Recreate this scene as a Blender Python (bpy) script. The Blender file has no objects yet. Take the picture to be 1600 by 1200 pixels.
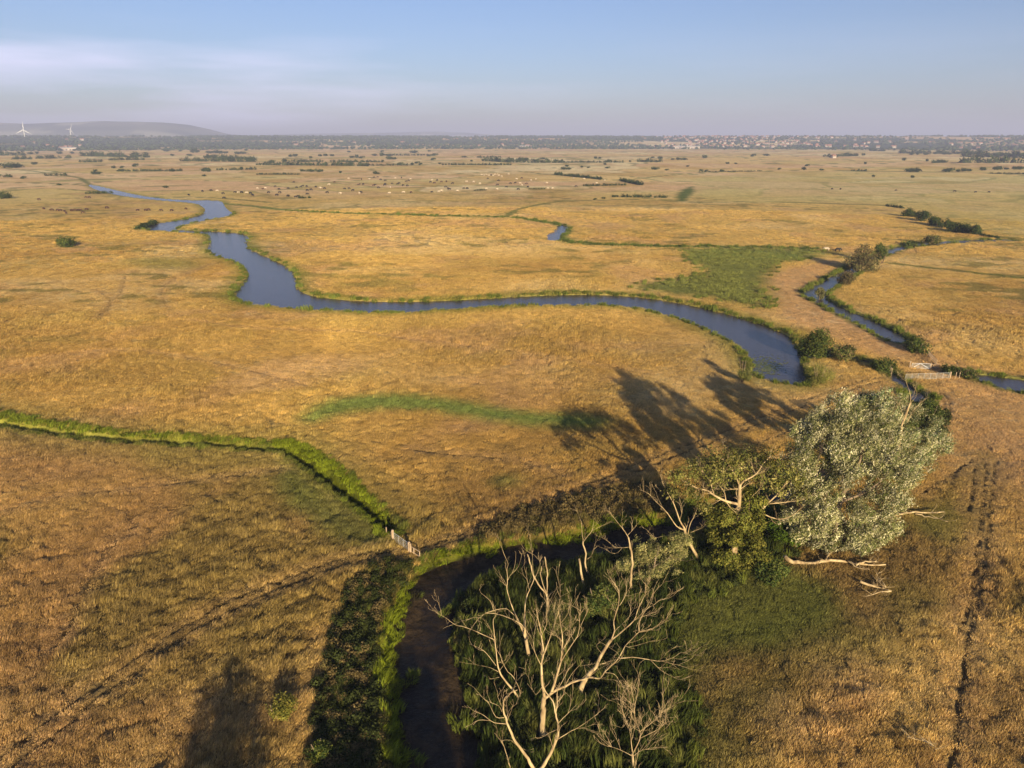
import bpy, math, random
import numpy as np
from mathutils import Vector, Matrix

# ------------------------------------------------------------------ camera, light, exposure
SC = bpy.context.scene
F, PITCH, H = 1110.0, math.radians(19.04), 46.0
SUN_EL, SHADOW_AZ = math.radians(15.0), math.radians(-14.9)      # shadows run ahead and a little left

cam_d = bpy.data.cameras.new("camera")
cam = bpy.data.objects.new("camera", cam_d)
SC.collection.objects.link(cam)
cam.location = (0, 0, H)
cam.rotation_euler = (math.pi / 2 - PITCH, 0, 0)
cam_d.sensor_width = 36
cam_d.lens = 36 * F / 1600
cam_d.clip_start = 0.5
cam_d.clip_end = 120000
SC.camera = cam

world = bpy.data.worlds.new("World")
SC.world = world
world.use_nodes = True
wn = world.node_tree
wn.nodes.clear()
sky = wn.nodes.new("ShaderNodeTexSky")
sky.sky_type = 'NISHITA'
sky.sun_disc = False
sky.sun_elevation = SUN_EL
sky.sun_rotation = math.pi + SHADOW_AZ
sky.altitude = 50
sky.air_density = 1.0
sky.dust_density = 0.8
sky.ozone_density = 3.0
bg = wn.nodes.new("ShaderNodeBackground")
bg.inputs[1].default_value = 0.059
wo = wn.nodes.new("ShaderNodeOutputWorld")
# thin veil of high cloud, by direction in the sky
tc = wn.nodes.new("ShaderNodeTexCoord")
mp = wn.nodes.new("ShaderNodeMapping")
mp.inputs['Scale'].default_value = (1.6, 1.6, 16)
mp.inputs['Rotation'].default_value = (0, math.radians(5), 0)
cn = wn.nodes.new("ShaderNodeTexNoise")
cn.inputs['Scale'].default_value = 1.7
cn.inputs['Detail'].default_value = 6
cn.inputs['Roughness'].default_value = 0.5
cr = wn.nodes.new("ShaderNodeMapRange")
cr.inputs[1].default_value = 0.42
cr.inputs[2].default_value = 0.72
cr.inputs[3].default_value = 0.0
cr.inputs[4].default_value = 1.0
sep = wn.nodes.new("ShaderNodeSeparateXYZ")
band = wn.nodes.new("ShaderNodeMapRange")           # veil lies low in the sky
band.inputs[1].default_value = 0.135
band.inputs[2].default_value = 0.085
band.inputs[3].default_value = 0.0
band.inputs[4].default_value = 1.0
side = wn.nodes.new("ShaderNodeMapRange")           # and thins out to the east
side.inputs[1].default_value = 0.1
side.inputs[2].default_value = -0.35
side.inputs[3].default_value = 0.12
side.inputs[4].default_value = 1.0
m1 = wn.nodes.new("ShaderNodeMath"); m1.operation = 'MULTIPLY'
m2 = wn.nodes.new("ShaderNodeMath"); m2.operation = 'MULTIPLY'
mixc = wn.nodes.new("ShaderNodeMix"); mixc.data_type = 'RGBA'
mixc.inputs[7].default_value = (8.6, 9.0, 9.8, 1)
L = wn.links.new
L(tc.outputs['Generated'], mp.inputs[0]); L(mp.outputs[0], cn.inputs[0]); L(cn.outputs[0], cr.inputs[0])
L(tc.outputs['Generated'], sep.inputs[0]); L(sep.outputs[2], band.inputs[0]); L(sep.outputs[0], side.inputs[0])
L(cr.outputs[0], m1.inputs[0]); L(band.outputs[0], m1.inputs[1])
L(m1.outputs[0], m2.inputs[0]); L(side.outputs[0], m2.inputs[1])
L(sky.outputs[0], mixc.inputs[6]); L(m2.outputs[0], mixc.inputs[0])
tint = wn.nodes.new('ShaderNodeMix'); tint.data_type = 'RGBA'; tint.blend_type = 'MULTIPLY'; tint.inputs[0].default_value = 1
tint.inputs[7].default_value = (.98, .96, 1.18, 1)
L(mixc.outputs[2], tint.inputs[6]); L(tint.outputs[2], bg.inputs[0]); L(bg.outputs[0], wo.inputs[0])

sun_d = bpy.data.lights.new("sun", 'SUN')
sun_d.energy = 5.0
sun_d.angle = math.radians(0.5)
sun_d.color = (1.0, 0.825, 0.52)
sun = bpy.data.objects.new("sun", sun_d)
SC.collection.objects.link(sun)
sdir = Vector((math.sin(SHADOW_AZ) * math.cos(SUN_EL), math.cos(SHADOW_AZ) * math.cos(SUN_EL), -math.sin(SUN_EL)))
sun.rotation_euler = sdir.to_track_quat('-Z', 'Y').to_euler()
sun.location = (30, -60, 120)

SC.view_settings.view_transform = 'Standard'
SC.view_settings.look = 'None'
SC.view_settings.exposure = 0.92
SC.view_settings.gamma = 1
SC.cycles.max_bounces = 6
SC.cycles.diffuse_bounces = 2
SC.cycles.transmission_bounces = 3
SC.cycles.volume_bounces = 0
SC.cycles.transparent_max_bounces = 6

RNG = np.random.default_rng(7)
random.seed(7)
SP, CP = math.sin(PITCH), math.cos(PITCH)

# ------------------------------------------------------------------ where a photo point stands in the place
def ray(px, py):
    a, b = (px - 800) / F, (600 - py) / F
    return a, CP + b * SP, -SP + b * CP
def G(px, py, z=0.0):                       # on the ground (height z)
    a, b, c = ray(px, py)
    t = (z - H) / c
    return (a * t, b * t, z)
def V(px, py, Y):                           # at depth Y
    a, b, c = ray(px, py)
    t = Y / b
    return Vector((a * t, Y, H + c * t))
def GP(pts, z=0.0):
    return np.array([G(x, y, z)[:2] for x, y in pts])
def smooth_poly(p, n=2, closed=False):      # Chaikin
    for _ in range(n):
        q = np.roll(p, -1, 0) if closed else p[1:]
        a = p if closed else p[:-1]
        r = np.empty((len(a) * 2, 2))
        r[0::2] = a * .75 + q * .25
        r[1::2] = a * .25 + q * .75
        if not closed:
            r = np.vstack([p[:1], r, p[-1:]])
        p = r
    return p

# ------------------------------------------------------------------ numpy noise
def vnoise(x, y, seed):
    xi = np.floor(x); yi = np.floor(y)
    fx = x - xi; fy = y - yi
    fx = fx * fx * (3 - 2 * fx); fy = fy * fy * (3 - 2 * fy)
    xi = xi.astype(np.int64); yi = yi.astype(np.int64)
    def h(a, b):
        n = (a * 374761393 + b * 668265263 + seed * 974634777) & 0x7fffffff
        n = ((n ^ (n >> 13)) * 1274126177) & 0x7fffffff
        n = (n ^ (n >> 16)) & 0xffffff
        return n / float(0xffffff)
    return (h(xi, yi) * (1 - fx) + h(xi + 1, yi) * fx) * (1 - fy) + (h(xi, yi + 1) * (1 - fx) + h(xi + 1, yi + 1) * fx) * fy
def fbm(x, y, scale, seed, octv=3):
    s = 0; a = 1; t = 0
    for o in range(octv):
        s = s + a * vnoise(x / scale * 2 ** o + 31.7 * o, y / scale * 2 ** o - 17.3 * o, seed + o)
        t += a; a *= .55
    return s / t
def sstep(a, b, v):
    t = np.clip((v - a) / (b - a), 0, 1)
    return t * t * (3 - 2 * t)

def dline(x, y, p, margin=40.0):            # distance to a polyline
    d = np.full(x.shape, 1e4)
    m = (x > p[:, 0].min() - margin) & (x < p[:, 0].max() + margin) & (y > p[:, 1].min() - margin) & (y < p[:, 1].max() + margin)
    if not m.any(): return d
    X = x[m]; Y = y[m]; D = np.full(X.shape, 1e8)
    for i in range(len(p) - 1):
        ax, ay = p[i]; bx, by = p[i + 1] - p[i]
        l = bx * bx + by * by + 1e-9
        t = np.clip(((X - ax) * bx + (Y - ay) * by) / l, 0, 1)
        D = np.minimum(D, (X - ax - t * bx) ** 2 + (Y - ay - t * by) ** 2)
    d[m] = np.sqrt(D)
    return d
def dpoly(x, y, p, margin=40.0):            # signed distance, negative inside
    q = np.vstack([p, p[:1]])
    d = dline(x, y, q, margin)
    m = d < 1e4
    if not m.any(): return d
    X = x[m]; Y = y[m]; ins = np.zeros(X.shape, bool)
    for i in range(len(p)):
        x0, y0 = q[i]; x1, y1 = q[i + 1]
        c = ((y0 > Y) != (y1 > Y))
        ins ^= c & (X < (x1 - x0) * (Y - y0) / (y1 - y0 + 1e-12) + x0)
    dm = d[m]; dm[ins] *= -1; d[m] = dm
    return d

# ------------------------------------------------------------------ the course of water, ditches, tracks, patches
WZ = -0.35
river_px = [(138,289),(150,290),(170,295),(200,302),(228,307.5),(262,311.5),(300,313.5),(318,313),(346,314),(348,321),(355,329),(364,334),(358,338),(340,341),(312,346),
 (290,351),(276,356),(272,360),(300,361),(330,362),(360,364),(380,366),(387,371),(384,378),(383,386),(400,396),(430,409),(455,423),(463,440),(461,452),(475,461),(500,466),
 (560,472),(640,473),(720,470),(820,464),(900,461),(980,463),(1050,472),(1120,488),(1180,505),(1220,521),(1238,533),(1247,560),(1257,588),(1252,602),
 (1235,602),(1200,595),(1182,586),(1178,570),(1165,548),(1130,527),(1090,508),(1040,492),(980,480),(900,477),(820,479),(720,485),(640,490),(560,489),(500,485),(440,481),
 (385,475),(370,467),(367,458),(380,445),(388,430),(380,415),(360,406),(340,401),(326,393),(330,378),(325,367),(300,364),(262,363),(232,360),(222,357),(240,351),(270,346),(300,341),(318,335),(324,328),(318,323),(310,318),
 (280,315.2),(240,312),(205,308),(175,303),(150,296)]
ditch_px = [(1600,377),(1560,374),(1500,376),(1460,379),(1425,381),(1392,389),(1366,399),(1346,410),(1318,424),(1306,430),(1290,439),(1272,448),(1255,457),(1263,464),(1292,481),(1320,495),(1348,510),(1377,527),(1398,538),
 (1422,536),(1405,523),(1377,508),(1348,496),(1320,485),(1294,471),(1286,462),(1300,452),(1312,443),(1330,432),(1342,423),(1357,412),(1376,402),(1400,394),(1428,386),(1462,383),(1500,379),(1560,377)]
east_px = [(1506,586),(1540,588),(1570,592),(1602,596),(1700,612),(1700,634),(1602,616),(1570,609),(1550,603),(1528,595)]
creek_px = [(874,351),(888,355),(883,362),(873,370),(872,377),(857,376),(856,367),(869,361)]
mud_px = [(1446,618),(1424,616),(1400,640),(1340,690),(1290,722),(1200,758),(1109,790),(1078,799),(1050,808),(1011,818),(980,823),(950,828),(912,834),(856,842),(819,847),(800,851),(762,859),(725,870),(687,881),
 (654,896),(635,930),(620,960),(614,990),(616,1031),(624,1061),(622,1110),(627,1144),(639,1165),(642,1200),(640,1330),(720,1330),(740,1200),(747,1162),(740,1125),(729,1095),(714,1050),(706,1012),(706,975),(714,945),(736,911),
 (762,897),(800,887),(856,882),(905,872),(957,867),(1000,860),(1047,846),(1085,832),(1130,818),(1220,785),(1310,742),(1370,702),(1425,655),(1450,632)]
nw_px = [(-140,634),(0,660),(100,677),(200,687),(300,694),(400,700),(440,703),(470,717),(500,740),(530,762),(570,790),(600,815),(612,828)]
creekline_px = [(350,318),(400,322),(440,328),(480,331),(600,335),(700,338),(790,339),(840,345),(872,350),(890,357),(868,374),(900,380),(980,384),(1050,385),(1150,386),(1270,389)]
cross_px = [(1262,556),(1300,552),(1340,560),(1380,572),(1400,590),(1424,606),(1436,622)]
W_RIVER = smooth_poly(GP(river_px, WZ), 1, True)
W_DITCH = smooth_poly(GP(ditch_px, WZ), 1, True)
W_EAST = GP(east_px, WZ)
W_CREEK = smooth_poly(GP(creek_px, WZ), 1, True)
MZ = -0.95
W_MUD = smooth_poly(GP(mud_px, -0.5), 2, True)
L_NW = smooth_poly(GP(nw_px), 2)
L_CREEK = smooth_poly(GP(creekline_px), 1)
L_CROSS = smooth_poly(GP(cross_px), 1)
ruts_px = [[(612,862),(560,868),(500,884),(450,906),(406,922),(353,941),(306,972),(266,994),(219,1028),(175,1056),(125,1091),(62,1137),(0,1184),(-60,1230)],
 [(612,870),(560,880),(500,897),(437,922),(359,956),(287,997),(259,1020),(205,1055),(140,1100),(94,1144),(37,1181),(-40,1240)],
 [(650,858),(700,842),(760,820),(860,780),(950,744),(1060,700),(1160,663),(1215,640),(1290,613),(1360,590),(1400,588)],
 [(655,866),(705,849),(765,827),(866,787),(957,751),(1068,707),(1168,670),(1222,647),(1296,620),(1364,597),(1404,592)],
 [(1556,720),(1552,760),(1548,800),(1544,850),(1539,894),(1529,943),(1512,996),(1507,1054),(1496,1107),(1494,1153),(1485,1200),(1470,1290)],
 [(1541,724),(1537,770),(1533,810),(1528,850),(1524,894),(1514,943),(1499,985)],
 [(1524,730),(1519,770),(1512,800)],
 [(1468,612),(1475,625),(1476,640),(1466,662)],[(1474,614),(1486,628),(1484,645),(1472,660)],
 [(540,517),(640,530),(760,545),(860,559),(960,574),(1010,584)],
 [(150,452),(178,470),(158,497)],[(196,432),(190,458),(165,480),(150,498)],
 [(262,480),(250,462),(262,440),(300,424),(330,412)],
 [(60,560),(160,545),(260,552),(380,575),(470,600)],[(0,800),(90,772),(200,765),(330,748),(440,735)],[(300,500),(380,512),(460,515),(540,518)],[(640,700),(720,712),(800,716),(880,742)],[(90,1010),(130,940),(150,880),(210,820)],[(1190,690),(1240,672),(1300,640)],[(1520,718),(1480,745),(1440,772)]]
RUTS = [smooth_poly(GP(p), 2) for p in ruts_px]
def zp(pts, n=1): return smooth_poly(GP(pts), n, True)
Z = {
 'slack': zp([(465,655),(500,630),(560,618),(640,617),(720,627),(820,645),(900,648),(960,656),(935,674),(860,669),(760,656),(680,644),(600,641),(540,647),(490,664)]),
 'reedbed': zp([(985,449),(1030,440),(1085,434),(1105,422),(1062,400),(1066,390),(1140,386),(1240,389),(1284,393),(1262,402),(1222,412),(1197,425),(1187,440),(1204,470),(1192,481),(1150,476),(1100,464),(1040,456)]),
 'leftpatch': zp([(185,408),(240,402),(300,405),(318,416),(280,421),(210,416)]),
 'nwside': zp([(440,715),(470,735),(520,770),(565,800),(600,830),(610,858),(570,862),(520,842),(480,815),(440,780),(425,745)]),
 'nwlime': zp([(420,686),(470,692),(510,712),(545,742),(580,778),(615,812),(628,838),(612,842),(590,842),(575,812),(545,785),(505,752),(465,712),(420,698)]),
 'nwlime2': zp([(-100,626),(0,645),(100,662),(200,674),(300,681),(420,687),(420,698),(300,690),(200,683),(100,673),(0,657),(-100,632)]),
 'bankL': zp([(670,866),(640,900),(615,930),(600,960),(590,1000),(588,1050),(596,1100),(600,1150),(606,1210),(600,1330),(660,1330),(650,1200),(630,1150),(625,1100),(622,1050),(620,1000),(628,965),(642,930),(662,900),(700,884),(760,866),(830,850),(920,836),(1000,824),(1040,812),(1030,800),(960,812),(870,830),(790,842),(720,852)]),
 'scrubL': zp([(642,872),(590,885),(555,905),(530,950),(515,1010),(500,1080),(490,1150),(485,1330),(606,1330),(602,1210),(598,1150),(592,1100),(585,1050),(590,1000),(600,955),(618,922),(640,895)]),
 'scrubU': zp([(775,812),(800,795),(850,790),(900,778),(960,762),(1010,755),(1040,770),(1060,790),(1030,803),(960,810),(870,828),(800,838),(740,846)]),
 'island': zp([(720,925),(745,905),(800,889),(905,874),(1000,862),(1060,845),(1120,825),(1220,790),(1250,830),(1230,880),(1180,900),(1110,925),(1060,960),(1050,1010),(1060,1060),(1085,1100),(1075,1160),(1060,1330),(735,1330),(752,1162),(742,1125),(718,1050),(708,1000),(710,955)]),
 'nettle': zp([(1060,900),(1140,895),(1230,885),(1290,905),(1320,940),(1300,985),(1230,1010),(1150,1020),(1080,1060),(1040,1080),(1010,1000)]),
 'olive': zp([(1010,900),(1300,870),(1480,760),(1560,700),(1500,870),(1420,1000),(1300,1040),(1200,1100),(1130,1330),(1010,1330)]),
 'tanR': zp([(1290,455),(1300,490),(1400,560),(1480,610),(1520,700),(1620,820),(1700,900),(1700,600),(1560,585),(1440,545),(1310,470)]),
 'tanMid': zp([(1240,415),(1200,430),(1205,480),(1260,520),(1330,545),(1400,560),(1415,545),(1350,505),(1255,462),(1275,440),(1320,405)]),
 'creekreed': zp([(1055,307),(1070,293),(1086,291),(1080,305),(1072,315),(1057,314)]),
 'meadowfar': zp([(1085,290),(1080,278),(1200,268),(1400,269),(1620,274),(1760,300),(1760,376),(1620,374),(1540,366),(1420,322),(1350,318),(1090,316)]),
 'corner': zp([(1455,640),(1480,652),(1478,672),(1450,690),(1435,660)]),
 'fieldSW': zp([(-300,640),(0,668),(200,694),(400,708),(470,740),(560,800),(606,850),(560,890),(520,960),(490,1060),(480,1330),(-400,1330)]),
 'smallgreen': zp([(765,752),(785,742),(815,748),(810,760),(780,764)]),
}
lines_px = [[(807,267),(850,272),(900,276),(940,280),(975,282),(1000,289)],[(975,282),(1050,273),(1100,270),(1200,267),(1290,266),(1400,268),(1500,270),(1600,272),(1800,276)],
 [(1080,316),(1200,315),(1370,320),(1400,323)],[(1391,412),(1476,421),(1575,432),(1640,440)],[(790,339),(802,330),(830,322),(860,316),(900,314),(1020,310)],
 [(-80,284),(0,285),(100,287),(140,290)],[(0,262),(120,275),(140,288)],[(230,308),(330,308),(420,316)],[(400,288),(500,282),(640,274),(700,272),(807,267)],[(1530,366),(1560,371),(1620,375)],
 [(0,258),(200,259),(430,258),(700,258),(1000,255)],[(1000,255),(1300,256),(1600,254)]]
LINES = [smooth_poly(GP(p), 1) for p in lines_px]

# far fields, each with its own cut
SITES = []
for _ in range(330):
    r = 650 + 3600 * RNG.random() ** 1.1; a = RNG.uniform(-.95, .95)
    SITES.append((r * math.sin(a), r * math.cos(a)))
SITES = np.array(SITES)
SITE_T = RNG.integers(0, 6, len(SITES))
FT = np.array([[.76,.54,.21],[.72,.47,.24],[.82,.66,.35],[.66,.49,.18],[.76,.53,.28],[.68,.53,.22]])

C = lambda *v: np.array(v)
GOLD, OCHRE, PALE, PINK, OLIVE = C(.69,.465,.145), C(.54,.335,.10), C(.78,.585,.28), C(.61,.385,.18), C(.24,.205,.06)
GREEN, LIME, DKGRN, SLACK, EARTH = C(.13,.16,.04), C(.23,.27,.02), C(.055,.075,.018), C(.18,.245,.06), C(.16,.105,.05)

def mixc3(a, b, t): return a * (1 - t[:, None]) + b * t[:, None]

def survey(x, y):
    """everything known about points of the ground: colour, height, cover"""
    r = np.hypot(x, y)
    nA = fbm(x, y, 130, 1); nB = fbm(x, y, 17, 11); nC = fbm(x, y, 3.2, 21); nD = fbm(x, y, 38, 31)
    o = {}
    wob = (nB - .5) * np.clip(r / 60, 1.5, 8) + (nC - .5) * 1.6
    sr = dpoly(x, y, W_RIVER); sdt = dpoly(x, y, W_DITCH); se = dpoly(x, y, W_EAST); sc = dpoly(x, y, W_CREEK)
    sm = dpoly(x, y, W_MUD)
    water = np.minimum(np.minimum(sr, sdt), np.minimum(se, sc))
    nw = dline(x, y, L_NW); ck = dline(x, y, L_CREEK); cx = dline(x, y, L_CROSS)
    rut = np.full(x.shape, 1e4)
    for i_, p in enumerate(RUTS): rut = np.minimum(rut, dline(x, y, p, 6) + (0 if i_ < 4 else .07))
    ln = np.full(x.shape, 1e4)
    for p in LINES: ln = np.minimum(ln, dline(x, y, p, 40))
    o['water'], o['mud'], o['nw'], o['rut'], o['cx'], o['ck'] = water, sm, nw, rut, cx, ck
    # colour
    col = np.tile(GOLD, (len(x), 1))
    far = sstep(560, 760, r)
    idx = np.where(r > 520)[0]
    if len(idx):
        fc = np.zeros((len(idx), 3)); edge = np.zeros(len(idx))
        wx = x[idx] + (fbm(x[idx], y[idx], 200, 5) - .5) * 120; wy = y[idx] + (fbm(x[idx], y[idx], 220, 6) - .5) * 120
        for s in range(0, len(idx), 60000):
            sl = slice(s, s + 60000)
            d = (wx[sl, None] - SITES[None, :, 0]) ** 2 + ((wy[sl, None] - SITES[None, :, 1]) * 1.2) ** 2
            k = np.argpartition(d, 1, axis=1)[:, :2]
            dd = np.sqrt(np.take_along_axis(d, k, 1)); sw = dd[:, 0] > dd[:, 1]
            k0 = np.where(sw, k[:, 1], k[:, 0]); fc[sl] = FT[SITE_T[k0]]
            edge[sl] = np.abs(dd[:, 1] - dd[:, 0])
        e = sstep(4 + r[idx] / 200, 1.5 + r[idx] / 500, edge)
        fc = mixc3(fc, C(.20,.20,.06), e * .75)
        col[idx] = mixc3(col[idx], fc, far[idx])
    col = mixc3(col, OCHRE, sstep(.46, .68, nA * .5 + nD * .5) * .75)
    col = mixc3(col, PALE, sstep(.52, .75, fbm(x, y, 46, 41)) * .55)
    col = mixc3(col, PINK, sstep(.55, .72, fbm(x, y, 24, 51)) * .6)
    near = sstep(130, 60, r)
    col = mixc3(col, OLIVE, sstep(.48, .70, nB * .6 + nC * .4) * (.22 + .36 * near) * (1 - .6 * far))
    nE = fbm(x, y * .8 + x * .3, 1.9, 61, 2)
    col = mixc3(col, OCHRE * .8, sstep(.5, .8, nE) * .5 * (1 - far))
    mid = sstep(140, 260, r) * (1 - sstep(600, 900, r))
    tus = sstep(.56, .70, fbm(x * .55 + 3, y, 5.5, 71, 2)) * sstep(.42, .6, nD)
    col = mixc3(col, OLIVE * 1.05, tus * mid * .75)
    col = mixc3(col, C(.36,.22,.085), sstep(.42, .6, fbm(x, y, 11, 191)) * sstep(120, 70, r) * .6)   # dock and sorrel gone brown
    def zone(name, soft, w=1.0):
        d = dpoly(x, y, Z[name], 60) + wob * w
        return sstep(soft, -soft, d)
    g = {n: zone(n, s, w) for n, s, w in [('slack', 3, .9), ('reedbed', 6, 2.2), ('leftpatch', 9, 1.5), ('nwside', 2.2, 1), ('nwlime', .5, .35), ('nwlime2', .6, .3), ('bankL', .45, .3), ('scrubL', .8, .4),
          ('scrubU', .6, .3), ('island', 1.8, .9), ('nettle', 2.5, 1), ('olive', 4, 1), ('tanR', 6, 1), ('tanMid', 4, 1), ('creekreed', 4, 1), ('meadowfar', 8, .5), ('corner', 1.2, .5), ('smallgreen', 2, 1), ('fieldSW', 3, 1)]}
    o['g'] = g
    col = mixc3(col, C(.52,.45,.16), g['meadowfar'] * .4)
    col = mixc3(col, PINK * 1.08, g['tanR'] * .7)
    col = mixc3(col, PINK * 1.15, g['tanMid'] * .75)
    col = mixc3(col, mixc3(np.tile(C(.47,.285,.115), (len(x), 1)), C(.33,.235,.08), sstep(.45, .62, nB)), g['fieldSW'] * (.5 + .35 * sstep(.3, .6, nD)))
    col = mixc3(col, mixc3(np.tile(C(.175,.175,.042), (len(x), 1)), C(.30,.20,.075), sstep(.5, .68, nB * .5 + nD * .5)), g['olive'] * .8)
    col = mixc3(col, C(.18,.20,.045), g['nettle'] * .85)
    gr = sstep(8.5, 1.2, sr + wob * .5) * (.25 + .8 * nB).clip(0, .9)
    col = mixc3(col, C(.24,.24,.045), gr)
    col = mixc3(col, C(.19,.21,.045), sstep(3.4, .9, np.minimum(sdt, se) + wob * .2) * .85)
    col = mixc3(col, GREEN * 1.3, sstep(5.5, 2.0, ck + wob * .5) * .9)
    col = mixc3(col, GREEN * .9, sstep(3.4, 1.4, cx) * .9)
    col = mixc3(col, GREEN * .95, sstep(2.5 + r / 380, 1.0, ln + wob * .2) * .8)
    col = mixc3(col, SLACK * 1.2, g['slack'] * .9)
    col = mixc3(col, mixc3(np.tile(GREEN * 1.25, (len(x), 1)), SLACK * .95, sstep(.45, .6, nD)), g['reedbed'] * .9)
    col = mixc3(col, GREEN * 1.5, np.clip(g['leftpatch'] * .5 + g['smallgreen'] * .6, 0, 1))
    col = mixc3(col, C(.13,.165,.04), g['nwside'] * (.55 + .7 * nB).clip(0, 1))
    lime = np.clip(np.maximum(np.maximum(g['nwlime'], g['nwlime2'] * .62), g['bankL'] * (.75 + .4 * nB)), 0, 1)
    ambit = sstep(12, 2, nw) * (1 - lime)
    col = mixc3(col, OLIVE * 1.25, ambit * .55)
    col = mixc3(col, C(.17,.19,.035), sstep(2.6, 1.3, nw) * (1 - lime))
    col = mixc3(col, GREEN, g['creekreed'])
    col = mixc3(col, LIME * (.65 + .6 * nC[:, None]), lime * .95)
    col = mixc3(col, DKGRN * 1.2, np.clip(g['island'] + g['scrubL'] + g['corner'], 0, 1) * .95)
    col = mixc3(col, OLIVE * .8, g['scrubU'] * .9)
    rt = sstep(.5, .15, rut) * (.6 + .6 * fbm(x, y, 7, 81, 2)).clip(0, 1)
    col = mixc3(col, np.tile(EARTH, (len(x), 1)), rt * .72)
    col = mixc3(col, PINK * 1.05, sstep(2.6, .6, rut) * .3 * (1 - rt))
    wet = np.maximum(sstep(.8, 0, water), np.maximum(sstep(.7, 0, sm), sstep(.9, .3, nw)))
    col = mixc3(col, C(.035,.03,.018), wet)
    col = col * (.88 + .24 * nC[:, None])
    o['grasscol'] = col
    litter_shade = sstep(170, 70, r) * (1 - .6 * g['tanMid'])                    # dark thatch and soil between the tufts, with gap shade painted into the colour
    col = col * (1 - .6 * litter_shade[:, None])
    gcol = o['grasscol'].copy()
    # far rise with woods and town
    ridge = 62 * sstep(3500, 6400, r) * (.85 + .3 * fbm(x, y, 1500, 91))
    col = mixc3(col, C(.07,.09,.045), sstep(3500, 3900, r) * sstep(.36, .5, fbm(x, y, 600, 95)))
    o['col'] = col; o['gcol'] = gcol
    # height of the ground itself
    z = (nC - .5) * .16 * sstep(400, 150, r) + (nB - .5) * .35 * sstep(900, 300, r)
    z = z + (fbm(x, y, .9, 101, 2) - .5) * .10 * sstep(160, 80, r)
    z = z * sstep(0, 3, np.minimum(water, sm)) - rt * .2
    z = z * (1 - sstep(1.4, -.1, water + (nC - .5) * .5)) - 1.5 * sstep(1.2, -.5, water)
    z = z - 2.2 * sstep(1.5, -.7, sm + (nC - .5) * 1.3 + (nB - .5) * 1.2)
    z = z - 1.7 * sstep(1.35, .6, nw) - 1.0 * sstep(1.8, .4, cx) - .5 * sstep(1.6, .3, ck) * sstep(800, 500, r)
    o['z'] = z + ridge
    o['lime'], o['r'], o['nB'], o['nC'], o['rt'], o['nD'], o['sr'], o['sdt'], o['se'] = lime, r, nB, nC, rt, nD, sr, sdt, se
    return o

# ------------------------------------------------------------------ object helpers
COL = SC.collection
def tag(o, label=None, cat=None, group=None, kind=None):
    if label: o['label'] = label
    if cat: o['category'] = cat
    if group: o['group'] = group
    if kind: o['kind'] = kind
    return o
def mesh_np(name, verts, faces, nside, mat, smooth=False, colors=None, parent=None, link=True):
    me = bpy.data.meshes.new(name)
    verts = np.asarray(verts, np.float32); faces = np.asarray(faces, np.int32)
    me.vertices.add(len(verts)); me.vertices.foreach_set('co', verts.ravel())
    nf = len(faces)
    me.loops.add(faces.size); me.loops.foreach_set('vertex_index', faces.ravel())
    me.polygons.add(nf)
    me.polygons.foreach_set('loop_start', np.arange(nf, dtype=np.int32) * nside)
    me.polygons.foreach_set('loop_total', np.full(nf, nside, np.int32))
    if smooth: me.polygons.foreach_set('use_smooth', np.ones(nf, bool))
    if colors is not None:
        ca = me.color_attributes.new('col', 'FLOAT_COLOR', 'POINT')
        c4 = np.ones((len(verts), 4), np.float32); c4[:, :3] = colors
        ca.data.foreach_set('color', c4.ravel())
    me.update(); me.validate()
    me.materials.append(mat)
    o = bpy.data.objects.new(name, me)
    if link: COL.objects.link(o)
    if parent: o.parent = parent
    return o
def empty(name, loc, rz=0):
    o = bpy.data.objects.new(name, None); COL.objects.link(o)
    o.location = loc; o.rotation_euler = (0, 0, rz); o.empty_display_size = .3
    return o
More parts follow.
